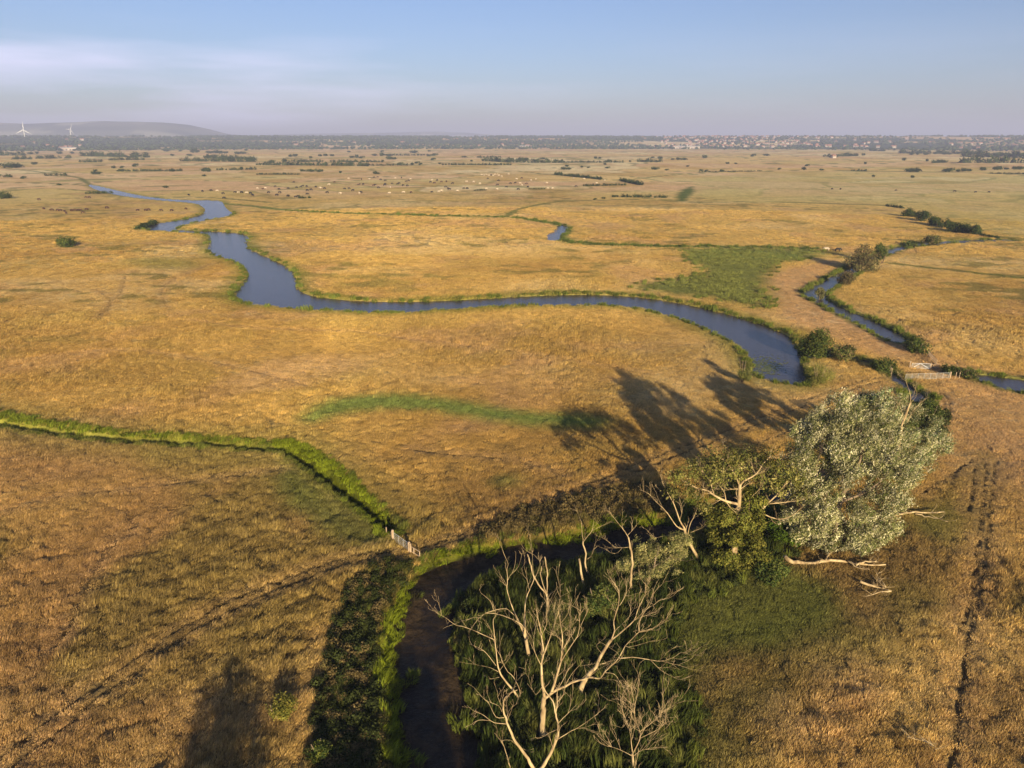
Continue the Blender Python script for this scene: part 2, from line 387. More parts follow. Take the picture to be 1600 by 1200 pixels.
class MB:
    def __init__(s): s.v = []; s.f = []; s.m = []
    def add(s, vs, fs, mi=0):
        b = len(s.v); s.v += [tuple(v) for v in vs]; s.f += [tuple(i + b for i in f) for f in fs]; s.m += [mi] * len(fs)
    def tube(s, pts, rad, n=6, mi=0, cap=True):
        pts = [Vector(p) for p in pts]
        vs = []; up = None
        for i, p in enumerate(pts):
            t = (pts[min(i + 1, len(pts) - 1)] - pts[max(i - 1, 0)])
            t = t.normalized() if t.length > 1e-6 else Vector((0, 0, 1))
            if up is None: up = Vector((0, 1, 0)) if abs(t.y) < .9 else Vector((1, 0, 0))
            a = t.cross(up).normalized(); b = a.cross(t).normalized(); up = b
            r = rad[i] if hasattr(rad, '__len__') else rad
            for k in range(n):
                an = 2 * math.pi * k / n
                vs.append(p + a * math.cos(an) * r + b * math.sin(an) * r)
        fs = []
        for i in range(len(pts) - 1):
            for k in range(n):
                fs.append((i * n + k, i * n + (k + 1) % n, (i + 1) * n + (k + 1) % n, (i + 1) * n + k))
        if cap:
            fs.append(tuple(range(n))[::-1]); fs.append(tuple((len(pts) - 1) * n + k for k in range(n)))
        s.add(vs, fs, mi)
    def box(s, c, size, rz=0, mi=0, ax=None):
        c = Vector(c); M = Matrix.Rotation(rz, 3, 'Z') if ax is None else ax
        vs = [c + M @ Vector((sx * size[0] / 2, sy * size[1] / 2, sz * size[2] / 2)) for sx in (-1, 1) for sy in (-1, 1) for sz in (-1, 1)]
        s.add(vs, [(0,1,3,2),(4,6,7,5),(0,4,5,1),(2,3,7,6),(0,2,6,4),(1,5,7,3)], mi)
    def beam(s, a, b, w, h, mi=0):
        a = Vector(a); b = Vector(b); d = b - a; l = d.length; d.normalize()
        y = Vector((0, 0, 1)).cross(d)
        y = y.normalized() if y.length > 1e-4 else Vector((0, 1, 0))
        z = d.cross(y)
        M = Matrix((d, y, z)).transposed()
        s.box((a + b) / 2, (l, w, h), ax=M, mi=mi)
    def build(s, name, mats, parent=None, smooth=False, origin=None, link=True):
        me = bpy.data.meshes.new(name)
        off = Vector(origin) if origin is not None else Vector((0, 0, 0))
        me.from_pydata([tuple(Vector(v) - off) for v in s.v], [], s.f)
        if not isinstance(mats, (list, tuple)): mats = [mats]
        for m in mats: me.materials.append(m)
        if len(mats) > 1: me.polygons.foreach_set('material_index', s.m)
        if smooth: me.polygons.foreach_set('use_smooth', [True] * len(s.f))
        me.update()
        o = bpy.data.objects.new(name, me)
        if link: COL.objects.link(o)
        if parent: o.parent = parent
        elif origin is not None: o.location = off
        return o

# ------------------------------------------------------------------ materials
def new_mat(name):
    m = bpy.data.materials.new(name); m.use_nodes = True
    nt = m.node_tree; nt.nodes.clear()
    out = nt.nodes.new('ShaderNodeOutputMaterial')
    return m, nt, out
def N(nt, t, **k):
    n = nt.nodes.new(t)
    for a, b in k.items(): setattr(n, a, b)
    return n
def leaf_mat(name, attr_type='GEOMETRY', mult=(1, 1, 1), trans=.3, attr='col', second=None, gloss=0.0):
    m, nt, out = new_mat(name)
    a = N(nt, 'ShaderNodeAttribute', attribute_type=attr_type, attribute_name=attr)
    src = a.outputs['Color']
    if second:
        b = N(nt, 'ShaderNodeAttribute', attribute_type='GEOMETRY', attribute_name=second)
        mm = N(nt, 'ShaderNodeMix', data_type='RGBA', blend_type='MULTIPLY'); mm.inputs[0].default_value = 1
        nt.links.new(src, mm.inputs[6]); nt.links.new(b.outputs['Color'], mm.inputs[7]); src = mm.outputs[2]
    mu = N(nt, 'ShaderNodeMix', data_type='RGBA', blend_type='MULTIPLY'); mu.inputs[0].default_value = 1
    mu.inputs[7].default_value = (*mult, 1); nt.links.new(src, mu.inputs[6]); src = mu.outputs[2]
    d = N(nt, 'ShaderNodeBsdfDiffuse'); t = N(nt, 'ShaderNodeBsdfTranslucent'); mx = N(nt, 'ShaderNodeMixShader')
    mx.inputs[0].default_value = trans
    nt.links.new(src, d.inputs[0]); nt.links.new(src, t.inputs[0]); nt.links.new(d.outputs[0], mx.inputs[1]); nt.links.new(t.outputs[0], mx.inputs[2])
    last = mx.outputs[0]
    if gloss:
        g = N(nt, 'ShaderNodeBsdfGlossy'); g.inputs['Roughness'].default_value = .45; m3 = N(nt, 'ShaderNodeMixShader'); m3.inputs[0].default_value = gloss
        nt.links.new(last, m3.inputs[1]); nt.links.new(g.outputs[0], m3.inputs[2]); last = m3.outputs[0]
    nt.links.new(last, out.inputs[0])
    return m
def plain_mat(name, c1, c2, scale=4, rough=.8, bump=.0, detail=4, metal=0, stretch=(1, 1, 1)):
    m, nt, out = new_mat(name)
    p = N(nt, 'ShaderNodeBsdfPrincipled'); p.inputs['Roughness'].default_value = rough; p.inputs['Metallic'].default_value = metal
    tc = N(nt, 'ShaderNodeTexCoord'); mp = N(nt, 'ShaderNodeMapping'); mp.inputs['Scale'].default_value = stretch
    n = N(nt, 'ShaderNodeTexNoise'); n.inputs['Scale'].default_value = scale; n.inputs['Detail'].default_value = detail
    r = N(nt, 'ShaderNodeValToRGB'); r.color_ramp.elements[0].position = .35; r.color_ramp.elements[1].position = .65
    r.color_ramp.elements[0].color = (*c1, 1); r.color_ramp.elements[1].color = (*c2, 1)
    nt.links.new(tc.outputs['Object'], mp.inputs[0]); nt.links.new(mp.outputs[0], n.inputs[0]); nt.links.new(n.outputs[0], r.inputs[0]); nt.links.new(r.outputs[0], p.inputs[0])
    if bump:
        b = N(nt, 'ShaderNodeBump'); b.inputs['Strength'].default_value = bump; b.inputs['Distance'].default_value = .05
        nt.links.new(n.outputs[0], b.inputs['Height']); nt.links.new(b.outputs[0], p.inputs['Normal'])
    nt.links.new(p.outputs[0], out.inputs[0])
    return m

def ground_material():
    m, nt, out = new_mat('ground')
    a = N(nt, 'ShaderNodeAttribute', attribute_type='GEOMETRY', attribute_name='col')
    tc = N(nt, 'ShaderNodeTexCoord')
    mp = N(nt, 'ShaderNodeMapping'); mp.inputs['Scale'].default_value = (1, .75, 1)
    n1 = N(nt, 'ShaderNodeTexNoise'); n1.inputs['Scale'].default_value = .55; n1.inputs['Detail'].default_value = 5; n1.inputs['Roughness'].default_value = .68
    n2 = N(nt, 'ShaderNodeTexNoise'); n2.inputs['Scale'].default_value = .12; n2.inputs['Detail'].default_value = 4; n2.inputs['Roughness'].default_value = .6
    nt.links.new(tc.outputs['Object'], mp.inputs[0]); nt.links.new(mp.outputs[0], n1.inputs[0]); nt.links.new(mp.outputs[0], n2.inputs[0])
    r = N(nt, 'ShaderNodeMapRange'); r.inputs[1].default_value = .3; r.inputs[2].default_value = .7; r.inputs[3].default_value = .72; r.inputs[4].default_value = 1.25
    nt.links.new(n1.outputs[0], r.inputs[0])
    r2 = N(nt, 'ShaderNodeMapRange'); r2.inputs[1].default_value = .35; r2.inputs[2].default_value = .65; r2.inputs[3].default_value = .88; r2.inputs[4].default_value = 1.1
    nt.links.new(n2.outputs[0], r2.inputs[0])
    mm = N(nt, 'ShaderNodeMath', operation='MULTIPLY'); nt.links.new(r.outputs[0], mm.inputs[0]); nt.links.new(r2.outputs[0], mm.inputs[1])
    mx = N(nt, 'ShaderNodeVectorMath', operation='SCALE'); nt.links.new(a.outputs['Color'], mx.inputs[0]); nt.links.new(mm.outputs[0], mx.inputs['Scale'])
    d = N(nt, 'ShaderNodeBsdfDiffuse'); nt.links.new(mx.outputs[0], d.inputs[0])
    b = N(nt, 'ShaderNodeBump'); b.inputs['Strength'].default_value = 1.0; b.inputs['Distance'].default_value = .8
    nt.links.new(n1.outputs[0], b.inputs['Height']); nt.links.new(b.outputs[0], d.inputs['Normal'])
    nt.links.new(d.outputs[0], out.inputs[0])
    return m
def water_material():
    m, nt, out = new_mat('river_water')
    p = N(nt, 'ShaderNodeBsdfPrincipled'); p.inputs['Base Color'].default_value = (.055, .047, .052, 1)
    p.inputs['Roughness'].default_value = .16; p.inputs['IOR'].default_value = 1.33
    tc = N(nt, 'ShaderNodeTexCoord'); mp = N(nt, 'ShaderNodeMapping'); mp.inputs['Scale'].default_value = (1, 1.6, 1)
    n = N(nt, 'ShaderNodeTexNoise'); n.inputs['Scale'].default_value = 1.6; n.inputs['Detail'].default_value = 4
    b = N(nt, 'ShaderNodeBump'); b.inputs['Strength'].default_value = .6; b.inputs['Distance'].default_value = .14
    nt.links.new(tc.outputs['Object'], mp.inputs[0]); nt.links.new(mp.outputs[0], n.inputs[0]); nt.links.new(n.outputs[0], b.inputs['Height']); nt.links.new(b.outputs[0], p.inputs['Normal'])
    nt.links.new(p.outputs[0], out.inputs[0])
    return m
def mud_material():
    m, nt, out = new_mat('mud')
    p = N(nt, 'ShaderNodeBsdfPrincipled'); p.inputs['Roughness'].default_value = .85; p.inputs['Specular IOR Level'].default_value = .12
    tc = N(nt, 'ShaderNodeTexCoord')
    n = N(nt, 'ShaderNodeTexNoise'); n.inputs['Scale'].default_value = .45; n.inputs['Detail'].default_value = 10; n.inputs['Roughness'].default_value = .65
    r = N(nt, 'ShaderNodeValToRGB'); r.color_ramp.elements[0].position = .32; r.color_ramp.elements[1].position = .72
    r.color_ramp.elements[0].color = (.016, .012, .007, 1); r.color_ramp.elements[1].color = (.085, .054, .026, 1)
    wet = N(nt, 'ShaderNodeTexNoise'); wet.inputs['Scale'].default_value = .13; wet.inputs['Detail'].default_value = 5; wet.inputs['Roughness'].default_value = .6
    wr = N(nt, 'ShaderNodeMapRange'); wr.inputs[1].default_value = .47; wr.inputs[2].default_value = .56; wr.inputs[3].default_value = .32; wr.inputs[4].default_value = .9
    nt.links.new(tc.outputs['Object'], wet.inputs[0]); nt.links.new(wet.outputs[0], wr.inputs[0]); nt.links.new(wr.outputs[0], p.inputs['Roughness'])
    wc = N(nt, 'ShaderNodeMapRange'); wc.inputs[1].default_value = .44; wc.inputs[2].default_value = .56; wc.inputs[3].default_value = .45; wc.inputs[4].default_value = 1.15
    nt.links.new(wet.outputs[0], wc.inputs[0])
    v = N(nt, 'ShaderNodeTexVoronoi', feature='DISTANCE_TO_EDGE'); v.inputs['Scale'].default_value = .8; v.inputs['Randomness'].default_value = 1
    wn_ = N(nt, 'ShaderNodeTexNoise'); wn_.inputs['Scale'].default_value = 1.3; wn_.inputs['Detail'].default_value = 4
    va = N(nt, 'ShaderNodeVectorMath', operation='MULTIPLY_ADD'); va.inputs[1].default_value = (2.6, 2.6, 0)
    nt.links.new(tc.outputs['Object'], wn_.inputs[0]); nt.links.new(wn_.outputs['Color'], va.inputs[0]); nt.links.new(tc.outputs['Object'], va.inputs[2])
    nt.links.new(va.outputs[0], v.inputs['Vector'])
    cr_ = N(nt, 'ShaderNodeMapRange'); cr_.inputs[1].default_value = .0; cr_.inputs[2].default_value = .10; cr_.inputs[3].default_value = .55; cr_.inputs[4].default_value = 1
    nt.links.new(v.outputs[0], cr_.inputs[0])
    sc_ = N(nt, 'ShaderNodeVectorMath', operation='SCALE')
    nt.links.new(tc.outputs['Object'], n.inputs[0]); nt.links.new(n.outputs[0], r.inputs[0]); nt.links.new(r.outputs[0], sc_.inputs[0]); mw = N(nt, 'ShaderNodeMath', operation='MULTIPLY'); nt.links.new(cr_.outputs[0], mw.inputs[0]); nt.links.new(wc.outputs[0], mw.inputs[1]); nt.links.new(mw.outputs[0], sc_.inputs['Scale'])
    nt.links.new(sc_.outputs[0], p.inputs[0])
    b = N(nt, 'ShaderNodeBump'); b.inputs['Strength'].default_value = 1.0; b.inputs['Distance'].default_value = .5
    nt.links.new(n.outputs[0], b.inputs['Height']); nt.links.new(b.outputs[0], p.inputs['Normal'])
    nt.links.new(p.outputs[0], out.inputs[0])
    return m
M_GROUND, M_WATER, M_MUD = ground_material(), water_material(), mud_material()
M_GRASS = leaf_mat('dry_grass', 'INSTANCER', (1, 1, 1), .30, 'tint', 'col')
M_REED = leaf_mat('reed', 'INSTANCER', (1, 1, 1), .35, 'tint', 'col')
M_SCRUB = leaf_mat('scrub_leaf', 'INSTANCER', (1, 1, 1), .25, 'tint', 'col')
M_LEAF = leaf_mat('tree_leaf', 'GEOMETRY', (1, 1, 1), .20, 'col', gloss=.0)
M_BARK = plain_mat('pale_dead_wood', (.26, .175, .085), (.58, .435, .23), 2.2, .85, .5, stretch=(1, 1, .25))
M_BARK2 = plain_mat('brown_bark', (.16, .11, .07), (.34, .25, .16), 4, .9, .6, stretch=(1, 1, .3))
M_POST = plain_mat('weathered_oak_post', (.32, .22, .13), (.50, .37, .24), 9, .85, .3, stretch=(1, 1, .2))
M_STEEL = plain_mat('galvanised_steel', (.46, .47, .45), (.62, .62, .59), 8, .5, metal=.25)
M_WHITE = plain_mat('turbine_white', (.78, .78, .78), (.84, .84, .83), 2, .5)
M_WALL = plain_mat('render_wall', (.28, .23, .20), (.46, .40, .35), .05, .9)
M_ROOF = plain_mat('clay_roof', (.22, .10, .07), (.36, .18, .12), .05, .9)
M_ROOF2 = plain_mat('grey_sheet_roof', (.34,.33,.32), (.46,.45,.43), .05, .8)
M_FARWOOD = plain_mat('far_foliage', (.035, .055, .022), (.085, .105, .045), .02, 1)

# ------------------------------------------------------------------ ground sheet, river, mud
def build_ground():
    rs = [0.0, 6, 12, 18, 23, 27, 30, 32.5, 34.5, 36]
    r = 36.0
    while r < 24000:
        st = max(.13, r * r / 50000)
        st = min(st, .03 * r)
        if 3400 < r < 7000: st = min(st, 90)
        r += st; rs.append(r)
    rs = np.array(rs)
    fine = np.arange(-46, 46.01, .11)
    coarse = np.arange(49, 311.1, 3.0)
    th = np.radians(np.concatenate([fine, coarse]))
    nr, nt_ = len(rs), len(th)
    R, T = np.meshgrid(rs, th, indexing='ij')
    x = (R * np.sin(T)).ravel(); y = (R * np.cos(T)).ravel()
    parts = {}
    s = []
    CH = 250000
    col = np.empty((len(x), 3), np.float32); z = np.empty(len(x)); wat = np.empty(len(x)); mud = np.empty(len(x))
    for i in range(0, len(x), CH):
        o = survey(x[i:i + CH], y[i:i + CH])
        col[i:i + CH] = o['col']; z[i:i + CH] = o['z']; wat[i:i + CH] = np.minimum(o['water'], np.minimum(np.full(len(o['r']), 9.0), o['cx'] + .3)); mud[i:i + CH] = o['mud']
    ii, jj = np.meshgrid(np.arange(nr - 1), np.arange(nt_), indexing='ij')
    j2 = (jj + 1) % nt_
    q = np.stack([ii * nt_ + jj, ii * nt_ + j2, (ii + 1) * nt_ + j2, (ii + 1) * nt_ + jj], -1).reshape(-1, 4)
    xyz = np.stack([x, y, z], 1)
    # the water surfaces, each its own flat sheet over its bed
    def sheet(name, d, lim, zz, mat):
        k = (d[q] < lim).any(1)
        f = q[k]; u, inv = np.unique(f, return_inverse=True)
        v = xyz[u].copy(); v[:, 2] = zz
        return mesh_np(name, v, inv.reshape(-1, 4)[:, ::-1], 4, mat)
    tag(sheet('river', wat, 1.4, WZ, M_WATER), 'winding slate blue river and its side ditches crossing the golden marsh', 'river', kind='structure')
    tag(sheet('mud', mud, 1.5, MZ, M_MUD), 'dark cracked brown mud filling the old river channel below dead trees', 'mud', kind='structure')
    q = q[:, ::-1]
    first = q[:nt_]
    g = mesh_np('ground', xyz, q, 4, M_GROUND, True, col)
    tag(g, 'flat golden grazing marsh reaching to the horizon', 'ground', kind='structure')
build_ground()

# ------------------------------------------------------------------ clumps for the grass cover
def clump_mesh(name, nb, R, h, w, lean, mat, spread=.5, wind=(.34, .22), vary=.35, seed=0):
    g = np.random.default_rng(seed)
    a = g.uniform(0, 2 * math.pi, nb); rr = R * np.sqrt(g.random(nb))
    bx, by = rr * np.cos(a), rr * np.sin(a)
    hh = h * g.uniform(.45, 1.1, nb) * (1 - .35 * (rr / R) ** 2)
    da = g.uniform(0, 2 * math.pi, nb); dl = lean * g.random(nb) ** .7
    dx, dy = np.cos(da) * dl + wind[0] + bx / R * spread * .3, np.sin(da) * dl + wind[1] + by / R * spread * .3
    fa = g.uniform(0, math.pi, nb); ww = w * g.uniform(.6, 1.2, nb) / 2
    cx, cy = np.cos(fa) * ww, np.sin(fa) * ww
    v = np.empty((nb, 5, 3))
    v[:, 0] = np.stack([bx - cx, by - cy, np.full(nb, -.08)], 1); v[:, 1] = np.stack([bx + cx, by + cy, np.full(nb, -.08)], 1)
    mx, my = bx + dx * hh * .3, by + dy * hh * .3
    v[:, 2] = np.stack([mx + cx * .85, my + cy * .85, hh * .6], 1); v[:, 3] = np.stack([mx - cx * .85, my - cy * .85, hh * .6], 1)
    v[:, 4] = np.stack([bx + dx * hh, by + dy * hh, hh * (1 - .25 * dl)], 1)
    b = (np.arange(nb) * 5)[:, None]
    tri = np.concatenate([b + [0, 1, 2], b + [0, 2, 3], b + [3, 2, 4]])
    c = (1 + g.uniform(-vary, vary, nb))[:, None, None] * np.ones((nb, 5, 3))
    c[:, :, 2] *= g.uniform(.8, 1.2, nb)[:, None]
    return mesh_np(name, v.reshape(-1, 3), tri, 3, mat, False, c.reshape(-1, 3), link=False)
def leafclump_mesh(name, n, R, h, s, mat, seed=0, vary=.35):
    g = np.random.default_rng(seed)
    d = g.normal(size=(n, 3)); d /= np.linalg.norm(d, axis=1)[:, None]; d[:, 2] = np.abs(d[:, 2])
    p = d * g.uniform(.55, 1, n)[:, None] * [R, R, h]
    nrm = d + g.normal(size=(n, 3)) * .5; nrm[:, 2] += .3
    v, f = quads(p, nrm, s * g.uniform(.6, 1.3, n), .7, g)
    c = np.repeat(1 + g.uniform(-vary, vary, n), 4)[:, None] * np.ones(3)
    return mesh_np(name, v, f, 4, mat, False, c, link=False)
def quads(p, nrm, s, asp, g, along=None):
    nrm = nrm / (np.linalg.norm(nrm, axis=1)[:, None] + 1e-9)
    t = g.normal(size=p.shape) if along is None else along + g.normal(size=p.shape) * .25
    u = t - (t * nrm).sum(1)[:, None] * nrm; u /= (np.linalg.norm(u, axis=1)[:, None] + 1e-9)
    w = np.cross(nrm, u)
    s = s[:, None] / 2
    v = np.stack([p - u * s, p + w * s * asp, p + u * s, p - w * s * asp], 1).reshape(-1, 3)
    return v, np.arange(len(p) * 4).reshape(-1, 4)

def scatter(name, label, cat, protos, pos, rot, scl, tint, idx):
    me = bpy.data.meshes.new(name)
    n = len(pos)
    me.vertices.add(n); me.vertices.foreach_set('co', np.asarray(pos, np.float32).ravel())
    def at(nm, ty, key, arr):
        a = me.attributes.new(nm, ty, 'POINT'); a.data.foreach_set(key, np.asarray(arr).ravel())
    at('rot', 'FLOAT_VECTOR', 'vector', rot.astype(np.float32)); at('scl', 'FLOAT_VECTOR', 'vector', scl.astype(np.float32))
    at('tint', 'FLOAT_COLOR', 'color', np.concatenate([tint, np.ones((n, 1))], 1).astype(np.float32)); at('idx', 'INT', 'value', idx.astype(np.int32))
    me.update()
    o = bpy.data.objects.new(name, me); COL.objects.link(o)
    ng = bpy.data.node_groups.new(name, 'GeometryNodeTree')
    ng.interface.new_socket('Geometry', in_out='INPUT', socket_type='NodeSocketGeometry'); ng.interface.new_socket('Geometry', in_out='OUTPUT', socket_type='NodeSocketGeometry')
    gi = ng.nodes.new('NodeGroupInput'); go = ng.nodes.new('NodeGroupOutput')
    jn = ng.nodes.new('GeometryNodeJoinGeometry')
    for p in protos[::-1]:
        oi = ng.nodes.new('GeometryNodeObjectInfo'); oi.inputs['Object'].default_value = p; oi.inputs['As Instance'].default_value = True
        ng.links.new(oi.outputs['Geometry'], jn.inputs[0])
    ip = ng.nodes.new('GeometryNodeInstanceOnPoints'); ip.inputs['Pick Instance'].default_value = True
    def na(nm, ty):
        a = ng.nodes.new('GeometryNodeInputNamedAttribute'); a.data_type = ty; a.inputs[0].default_value = nm; return a.outputs[0]
    mtp = ng.nodes.new('GeometryNodeMeshToPoints')
    ng.links.new(gi.outputs[0], mtp.inputs[0]); ng.links.new(mtp.outputs[0], ip.inputs['Points']); ng.links.new(jn.outputs[0], ip.inputs['Instance'])
    ng.links.new(na('idx', 'INT'), ip.inputs['Instance Index']); ng.links.new(na('rot', 'FLOAT_VECTOR'), ip.inputs['Rotation']); ng.links.new(na('scl', 'FLOAT_VECTOR'), ip.inputs['Scale'])
    ng.links.new(ip.outputs[0], go.inputs[0])
    md = o.modifiers.new('scatter', 'NODES'); md.node_group = ng
    tag(o, label, cat, kind='stuff')
    return o

def cover():
    grass = [clump_mesh('grass_clump', 105, .55, .50, .036, .50, M_GRASS, seed=s) for s in range(4)]
    coarse = [clump_mesh('tall_grass_clump', 90, .58, .76, .050, .40, M_GRASS, seed=20 + s) for s in range(3)]
    reed = [clump_mesh('reed_clump', 60, .45, 1.2, .065, .32, M_REED, spread=.35, vary=.3, seed=40 + s) for s in range(4)]
    scrub = [leafclump_mesh('leaf_clump', 220, .7, .7, .17, M_SCRUB, seed=60 + s) for s in range(3)]
    # sample points by distance ring
    P_ = []
    for r0, r1, dens, sc in [(30, 75, 4.6, .95), (75, 120, 3.2, 1.1), (120, 200, 1.9, 1.4), (200, 320, .85, 2.0), (320, 520, .22, 2.6)]:
        am = .80 if r0 < 80 else .72
        n = int(dens * am * (r1 * r1 - r0 * r0))
        r = np.sqrt(RNG.uniform(r0 * r0, r1 * r1, n)); a = RNG.uniform(-am, am, n)
        P_.append(np.stack([r * np.sin(a), r * np.cos(a), np.full(n, sc)], 1))
    P_ = np.concatenate(P_)
    x, y, s = P_.T
    o = survey(x, y); g = o['g']
    ok = (o['water'] > .35) & (o['mud'] > .25 - 1.9 * sstep(.45, .75, fbm(x, y, 2.4, 181, 2)) * (RNG.random(len(x)) < .6)) & (o['nw'] > .88) & (o['cx'] > .5)
    n = len(x); u = RNG.random(n)
    rot = np.stack([RNG.normal(0, .08, n), RNG.normal(0, .08, n), RNG.normal(0, .38, n)], 1)
    island = g['island']; dk = np.maximum(g['scrubL'], g['corner'])
    fringe = np.maximum(sstep(2.6, .9, o['sr']) * .5, np.maximum(sstep(2.2, .8, np.minimum(o['sdt'], o['se'])) * .55, sstep(2.4, .8, o['mud']) * .7))
    fringe = np.maximum(fringe, sstep(1.9, .8, o['cx']) * .7)
    bankn = sstep(.5, 1.4, o['mud'])
    clumpy = sstep(.42, .62, fbm(x, y, 4.5, 161, 2))
    is_scrub = ok & ((u < dk * .6) | (u < g['scrubU'] * .55) | (u < island * (.12 + .5 * clumpy)))
    is_reed = ok & ~is_scrub & (u < np.maximum.reduce([o['lime'], island * (.55 + .4 * sstep(.35, .55, o['nC'])), g['reedbed'] * .55 * sstep(.3, .6, o['nB']), g['creekreed'], fringe, sstep(3.0, 1.2, o['ck']) * .8]))
    is_grass = ok & ~is_scrub & ~is_reed
    z = np.where(o['mud'] < 1.5, np.maximum(o['z'], MZ - .05), o['z']); tv = RNG.uniform(.72, 1.25, n); tv2 = RNG.uniform(.74, 1.28, n) * np.where(RNG.random(n) < .12, .62, 1)
    smoothf = sstep(.42, .62, fbm(x, y, 55, 151)) * sstep(60, 130, o['r'])
    hmod = (1 - .55 * smoothf) * (1 - .45 * sstep(110, 300, o['r'])) * (.15 + 1.55 * fbm(x, y, 1.7, 141, 2) * (.6 + .8 * o['nC']) + .6 * (o['nB'] - .5)).clip(.25, 2)
    # dry grass
    k = np.where(is_grass & ~((o['rt'] > .35) & (s < 1.3)))[0]
    short = np.clip(1 - .62 * g['tanMid'][k] - .4 * g['tanR'][k] - .3 * g['meadowfar'][k] - .6 * sstep(.8, .3, o['rut'][k]) - .3 * sstep(2, 1, o['rut'][k]), .2, 1)
    short = short * (1 - .42 * g['olive'][k]) * (1 - .3 * g['nettle'][k])
    hs = hmod[k] * short * np.sqrt(s[k]) * RNG.uniform(.75, 1.3, len(k))
    tall = (RNG.random(len(k)) < sstep(.5, .65, o['nB'][k]) * .6).astype(int)
    idx = np.where(tall == 1, 4 + RNG.integers(0, 3, len(k)), RNG.integers(0, 4, len(k)))
    tv2 = 1 + (tv2 - 1) * (1 - .65 * sstep(90, 260, o['r'])) * (1 - .4 * g['olive']) * (1 - .5 * smoothf)
    col = o['gcol'][k] * tv2[k, None]
    scatter('dry_grass', 'dry golden and straw coloured grass covering the marsh fields', 'grass', grass + coarse,
            np.stack([x[k], y[k], z[k]], 1), rot[k], np.stack([s[k], s[k], hs], 1), col, idx)
    # reeds
    k = np.where(is_reed)[0]
    base = mixc3(np.tile(C(.17,.20,.035), (len(k), 1)), LIME * 1.0, o['lime'][k])
    isl = np.clip(island[k] + g['creekreed'][k] * .6, 0, 1)
    base = mixc3(base, mixc3(np.tile(C(.055,.075,.018), (len(k), 1)), C(.19,.19,.05), sstep(.4, .75, fbm(x[k], y[k], 2.6, 171, 2) * .7 + .3 * RNG.random(len(k)))) * (.6 + .8 * RNG.random(len(k)))[:, None], isl)
    base = mixc3(base, C(.27,.28,.07), g['reedbed'][k])
    base = mixc3(base, C(.12,.16,.03), sstep(3, 1.2, o['ck'][k]) * .7)
    hs = (.45 + .65 * o['nC'][k] + .5 * isl - .25 * (o['nw'][k] < 12)) * np.sqrt(s[k]) * RNG.uniform(.8, 1.25, len(k)) * (1 - .35 * g['reedbed'][k]) * (1 - .35 * sstep(.2, .8, fringe[k]) * (1 - isl))
    scatter('reed_fringe', 'upright green reeds and rushes lining the banks and filling the wet ground', 'reeds', reed,
            np.stack([x[k], y[k], z[k]], 1), rot[k] * [1, 1, 3], np.stack([s[k], s[k], hs], 1), base * tv[k, None], RNG.integers(0, 4, len(k)))
    # scrub
    k = np.where(is_scrub)[0]
    base = mixc3(np.tile(C(.050,.060,.018), (len(k), 1)), C(.17,.125,.05), np.clip(g['scrubU'][k] + (RNG.random(len(k)) < .35) * g['scrubL'][k], 0, 1))
    sz = s[k] * RNG.uniform(.5, 1.25, len(k))
    scatter('bramble_scrub', 'dark leafy bramble and nettle scrub on the banks of the old channel', 'scrub', scrub,
            np.stack([x[k], y[k], z[k]], 1), rot[k] * [1, 1, 3], np.stack([sz, sz, sz * RNG.uniform(.7, 1.5, len(k))], 1), base * tv[k, None], RNG.integers(0, 3, len(k)))
cover()
def zat(x, y):
    return float(survey(np.array([x]), np.array([y]))['z'][0])

# ------------------------------------------------------------------ leafy crowns
def crown(name, blobs, n, size, asp, cols, parent=None, along=None, up=.3, shell=.5, seed=0, origin=(0, 0, 0), sprig=7, sprlen=.7, mat=None, link=True):
    """blobs: (x,y,z,rx,ry,rz) lobes; leaves hang in sprigs through the outer shell of every lobe"""
    g = np.random.default_rng(seed)
    B = np.array(blobs, float); w = B[:, 3] * B[:, 4] + B[:, 5] ** 2; w /= w.sum()
    ns = max(1, n // sprig)
    bi = g.choice(len(B), ns, p=w)
    d = g.normal(size=(ns, 3)); d /= np.linalg.norm(d, axis=1)[:, None]
    lump = .78 + .44 * fbm(d[:, 0] * 2 + bi * 7, d[:, 1] * 2 + d[:, 2] * 3, .8, 3 + seed, 2)
    rad = (shell + (1 - shell) * g.random(ns) ** .6) * lump
    c = B[bi, :3] + d * rad[:, None] * B[bi, 3:]
    dr = d.copy()
    if along is not None: dr = d * .45 + np.array(along)
    dr += g.normal(size=dr.shape) * .3; dr /= np.linalg.norm(dr, axis=1)[:, None]
    t = g.uniform(-.5, .5, (ns, sprig, 1)) * sprlen
    p = (c[:, None, :] + dr[:, None, :] * t + g.normal(size=(ns, sprig, 3)) * size * (.55 if along is None else .38)).reshape(-1, 3)
    nr = np.repeat(d, sprig, 0) * .8 + g.normal(size=p.shape) * .6 + [0, 0, up]
    al = np.repeat(dr, sprig, 0) if along is not None else None
    v, f = quads(p, nr, size * g.uniform(.6, 1.35, len(p)), asp, g, al)
    cols = np.array(cols); ci = g.choice(len(cols), ns)
    lobe_t = g.uniform(.6, 1.3, (len(B), 1))
    cc = np.repeat(cols[ci] * g.uniform(.75, 1.25, (ns, 1)) * lobe_t[bi], sprig, 0) * g.uniform(.85, 1.15, (len(p), 1))
    o = mesh_np(name, v - np.array(origin), f, 4, mat or M_LEAF, False, np.repeat(cc, 4, 0), link=link)
    if parent: o.parent = parent
    return o

